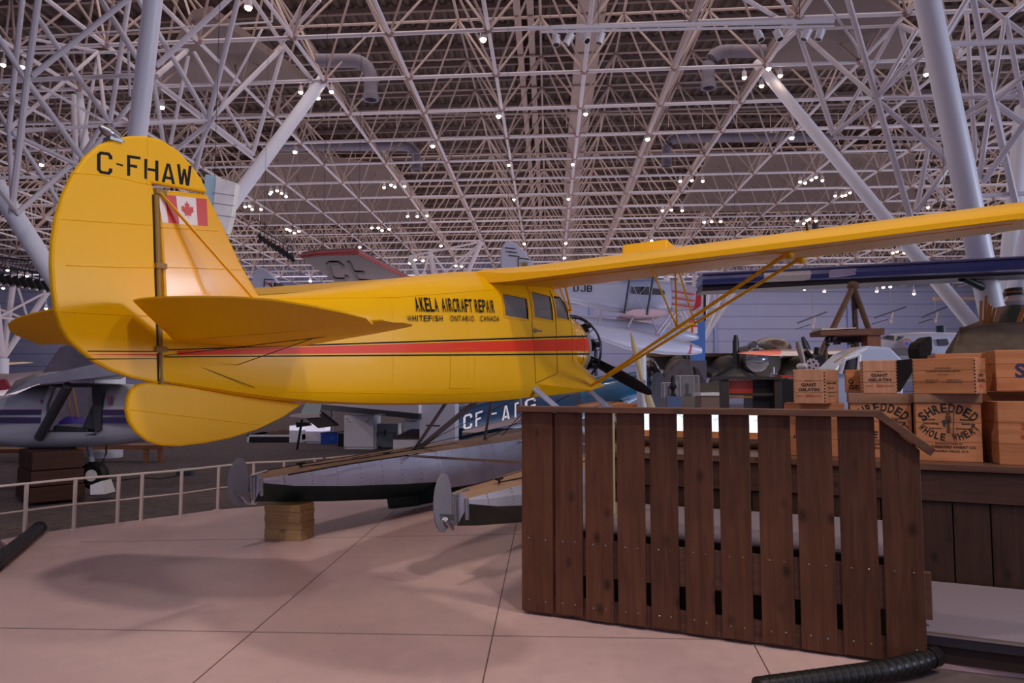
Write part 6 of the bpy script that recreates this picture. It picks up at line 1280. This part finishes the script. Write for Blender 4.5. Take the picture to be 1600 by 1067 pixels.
b = MB(); q = at(1209, 586, Y) - o; b.tube(q, q + Vector((0, 0, .12)), .012, n=6); b.tube(q + Vector((-.05, 0, .01)), q + Vector((.05, 0, .01)), .02, n=6); b.build('metal_peg', metal, t)
# glass cases, bust on blue plinth, table
def case(label, x0, x1, yt, ym, yb, Y, figc):
    a = at(x0, yb, Y); c = at(x1, yt, Y); t = root_at('glass_case', label, 'display case', ((a.x + c.x) / 2, Y, -.03)); o = Vector(t.location); m_ = at(x0, ym, Y).z - o.z; w_ = (c.x - a.x) / 2; h_ = c.z - o.z
    b = MB(); b.box((-w_, -w_, 0), (w_, w_, m_)); b.build('plinth', mat('case_plinth', (120, 110, 104), .6), t); 
    b = MB(); b.box((-w_, -w_, m_ + .002), (w_, w_, h_)); b.build('glass_box', mat('case_glass', (200, 196, 205), .05, alpha=.18, coat=1), t)
    b = MB()
    for x in (-w_, w_):
        for y in (-w_, w_): b.tube((x, y, m_), (x, y, h_), .008, n=4)
    for z in (h_,): b.tube((-w_, -w_, z), (w_, -w_, z), .008, n=4); b.tube((-w_, w_, z), (w_, w_, z), .008, n=4); b.tube((-w_, -w_, z), (-w_, w_, z), .008, n=4); b.tube((w_, -w_, z), (w_, w_, z), .008, n=4)
    b.build('case_edge', mat('edge_pale', (190, 180, 186), .3), t)
    b = MB(); b.box((-.06, -.06, m_ + .003), (.06, .06, m_ + .06)); b.rev([(0, .05), (.08, .03), (.14, .05), (.2, .03)], (0, 0, m_ + .06), (0, 0, 1), 10, True); b.build('exhibit', figc, t, True)
case('taller glass display case with a small figure, above the cap rail', 1060, 1088, 587, 620, 640, 13.6, dark_steel)
case('smaller glass display case left of the taller one', 1036, 1056, 598, 622, 640, 14.6, black)
t = root_at('bronze_bust_plinth', 'blue-grey plinth carrying a slim dark sculpture behind the cap rail', 'plinth', (at(1052, 640, 12.3).x, 12.3, -.03)); b = MB(); h_ = at(1052, 619, 12.3).z + .03; b.hexa([(-.17, -.14, 0), (.17, -.14, 0), (.17, .14, 0), (-.17, .14, 0), (-.12, -.1, h_), (.12, -.1, h_), (.12, .1, h_), (-.12, .1, h_)]); b.build('block', mat('plinth_blue', (84, 104, 150), .5), t)
t = root_at('dark_sculpture', 'slim dark sculpture standing on the blue-grey plinth', 'sculpture', (at(1052, 640, 12.3).x, 12.3, h_ - .029)); b = MB(); b.rev([(0, .07), (.04, .04), (.10, .03), (.16, .07), (.23, .035), (.29, .04), (.36, .02)], (0, 0, 0), (0, 0, 1), 14, True); b.build('figure', dark_steel, t, True)
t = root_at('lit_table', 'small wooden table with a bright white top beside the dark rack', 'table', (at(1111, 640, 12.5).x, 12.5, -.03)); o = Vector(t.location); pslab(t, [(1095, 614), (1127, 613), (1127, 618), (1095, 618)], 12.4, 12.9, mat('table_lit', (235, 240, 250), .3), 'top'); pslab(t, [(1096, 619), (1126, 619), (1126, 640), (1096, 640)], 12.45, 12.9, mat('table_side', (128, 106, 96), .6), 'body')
b = MB(); q = at(1096, 630, 12.5) - o
for x in (1096, 1125): q = at(x, 640, 12.5) - o; b.box((q.x - .02, 0, 0), (q.x + .02, .05, q.z)); b.box((q.x - .02, .3, 0), (q.x + .02, .35, q.z))
b.build('leg', bench_wood, t)
t = root_at('camouflage_heap', 'greyish draped shapes and a brown cone behind the glass cases', 'draped shapes', (at(1060, 600, 20).x, 20, -.03)); gr_ = mat('drape_grey', (92, 84, 88), .8, noise=(4, .3))
pslab(t, [(1035, 620), (1042, 585), (1052, 570), (1064, 560), (1080, 562), (1086, 590), (1090, 640), (1030, 640)], 20, 20.8, gr_, 'drape', .05); pslab(t, [(1084, 572), (1092, 575), (1106, 600), (1110, 640), (1090, 640)], 20.2, 20.8, mat('drape_dark', (62, 58, 62), .8), 'drape', .05); pslab(t, [(1020, 640), (1022, 590), (1030, 580), (1048, 600), (1048, 640)], 19.5, 19.9, mat('drape_blue', (70, 74, 88), .8), 'drape', .05)
pslab(t, [(1089, 600), (1128, 596), (1128, 640), (1089, 640)], 19, 19.6, mat('drape_olive', (86, 78, 66), .8), 'drape'); ptube(t, at(1060, 640, 20.4), (at(1060, 640, 20.4).x, 20.4, -.03), .2, dark_steel, 'stand')
# ---- olive canvas, sticks, lantern, dark drapes at right edge
t = root_at('canvas_cover', 'olive canvas sheet draped over a load behind the right-hand crates', 'canvas', FR(3.3, 2.7, .968)); o = Vector(t.location); Yc = 6.1
def cv(x, y, Y): return at(x, y, Y) - o
b = MB(); 
top = [cv(1500, 513, 6.1), cv(1512, 513, 6.05), cv(1560, 507, 6.0), cv(1700, 498, 5.9)]; mid = [cv(1492, 540, 5.9), cv(1512, 555, 5.85), cv(1560, 560, 5.8), cv(1700, 560, 5.7)]
bk = [cv(1540, 498, 7.0), cv(1560, 498, 7.0), cv(1600, 498, 6.9), cv(1720, 495, 6.8)]; lo = [Vector((q.x + .0, q.y - .05, -.0)) for q in mid]
lf = [cv(1464, 566, 6.2), cv(1455, 585, 6.2)]
b.add(bk + top + mid + lo, [(r * 4 + c, r * 4 + c + 1, r * 4 + 5 + c, r * 4 + 4 + c) for r in range(3) for c in range(3)])
b.add([top[0], mid[0], lo[0], cv(1474, 560, 6.25), cv(1478, 548, 6.6), bk[0], Vector((cv(1468, 600, 6.3).x, cv(1468, 600, 6.3).y, 0))], [(0, 1, 3), (1, 2, 6, 3), (0, 3, 4), (0, 4, 5)])
cvo = b.build('sheet', olive, t, True); sm = cvo.modifiers.new('thick', 'SOLIDIFY'); sm.thickness = .012
b = MB(); b.path([top[0], top[1], top[2], top[3]], .012, 6); b.build('fold', olive, t, True)
for k, (x0, y0, x1, y1) in enumerate(((1532, 513, 1533, 470), (1538, 513, 1541, 462), (1543, 513, 1549, 478), (1546, 512, 1555, 482), (1541, 512, 1546, 474))):
    a = at(x0, y0 + 10, 6.35 + .03 * k); c = at(x1, y1, 6.35 + .03 * k); b = MB(); b.tube((0, 0, 0), c - a, .014, .012, 8); o2 = b.build('wooden_stick', wood('stick_wood', (150, 98, 50), (196, 138, 80), 'z', .5, False), None, True); o2.location = a
    tag(o2, ['upright wooden stick, leftmost of the bundle on the canvas', 'longest wooden stick of the bundle on the canvas', 'wooden stick leaning right in the bundle, fourth from left', 'wooden stick at the right of the bundle, leaning most', 'short wooden stick in the middle of the bundle'][k], 'stick', 'bundle of sticks on the canvas')
t = root_at('camp_lantern', 'green lantern with a red-ringed cap and glass globe at the right edge', 'lantern', at(1588, 512, 6.3)); o = Vector(t.location); hh = at(1588, 450, 6.3).z - o.z
b = MB(); b.rev([(0, .15), (hh * .35, .11), (hh * .52, .075), (hh * .56, .07)], (0, 0, 0), (0, 0, 1), 20, True); b.build('base', mat('lantern_teal', (62, 78, 78), .5), t, True)
b = MB(); b.rev([(hh * .56, .06), (hh * .66, .085), (hh * .78, .078), (hh * .82, .06)], (0, 0, 0), (0, 0, 1), 20, True); b.build('globe', mat('globe_glass', (190, 196, 214), .1, coat=1), t, True)
b = MB(); b.rev([(hh * .80, .06), (hh * .82, .085), (hh * .98, .078), (hh, .06)], (0, 0, 0), (0, 0, 1), 20, True); b.build('cap', mat('lantern_cap', (24, 34, 36), .4), t, True)
b = MB(); b.rev([(hh * .87, .085), (hh * .90, .085)], (0, 0, 0), (0, 0, 1), 20); b.build('red_ring', mat('ring_red', (170, 80, 80), .5), t)
b = MB(); b.tube((0, 0, 0), at(1606, 468, 6.1) - at(1585, 520, 6.2), .018, n=8); o2 = b.build('paddle_shaft', wood('stick_wood', (150, 98, 50), (196, 138, 80), 'z', .5, False), None, True); o2.location = at(1585, 520, 6.1); tag(o2, 'thick pale wooden shaft leaning across the green lantern', 'shaft')
t = root_at('leather_case', 'orange-brown leather flap standing on the canvas left of the lantern', 'leather case', at(1566, 512, 6.5)); pslab(t, [(1556, 513), (1572, 478), (1580, 476), (1584, 512)], 6.5, 6.7, mat('leather_orange', (130, 70, 40), .5), 'flap', .01)
t = root_at('fur_hood', 'dark ragged hood-like bundle beyond the canvas', 'bundle', at(1446, 560, 7.6)); pslab(t, [(1435, 560), (1433, 545), (1436, 535), (1444, 531), (1450, 526), (1457, 525), (1458, 545), (1454, 562)], 7.6, 7.8, mat('fur_dark', (34, 28, 28), .95, noise=(20, .5)), 'bundle', .02); ptube(t, at(1446, 562, 7.7), (at(1446, 562, 7.7).x, 7.7, -.03), .05, dark_steel, 'stand')
t = root_at('leather_drape', 'dark brown leather sheet hanging between the middle and long crates', 'leather drape', FR(2.42, 2.2, .968)); pslab(t, [(1398, 563), (1428, 560), (1428, 580), (1408, 612), (1400, 612)], 6.6, 6.68, mat('leather_dark', (46, 30, 28), .4, coat=.3), 'sheet', .01)
b = MB(); b.box((-.2, .0, 0), (.35, .25, .42)); b.build('support', mat('leather_dark', (46, 30, 28), .4), t)
# small model biplanes hung before the far wall
for k, (x, y, s_) in enumerate(((1270, 497, 1.0), (1392, 489, 1.1), (1462, 488, .9), (1400, 487, .0))):
    if not s_: continue
    p = at(x, y, 50); t = root_at('hanging_glider', ['small kite-like glider hanging before the far wall left of the tripod', 'small kite-like glider hanging before the far wall right of the tripod', 'small pale glider hanging before the far wall near the white leg'][k], 'glider', p, 'gliders hung by the far wall'); wd = mat('glider_grey', (92, 88, 108), .6)
    b = MB(); b.tube((-1.1 * s_, 0, -.35), (1.0 * s_, 0, .45), .07, n=6); b.tube((-1.0 * s_, .6, -.75), (.1 * s_, .6, -.4), .04, n=6); b.build('wing', wd, t); b = MB(); b.tube((.15, 0, .05), (.0, 0, -.65), .07, n=6); b.ell((0, 0, -.6), (.12, .12, .16)); b.build('body', mat('glider_pale', (196, 180, 180), .6), t, True)
    b = MB(); b.tube((0, 0, 0), (0, 0, 10.3 - p.z), .02, n=4); b.build('cable', metal, t)
t = root_at('wall_light_beam', 'long pale tube fitting near the top of the far wall at right', 'light fitting', at(1490, 467, 52)); b = MB(); b.tube((-1.5, 0, 0), (2.2, 0, .05), .16, n=8); b.build('tube', mat('fitting_peach', (210, 176, 160), .5), t, True); b = MB(); b.tube((0, 0, 0), (0, 0, 10.3 - t.location.z), .02, n=4); b.build('cable', metal, t)
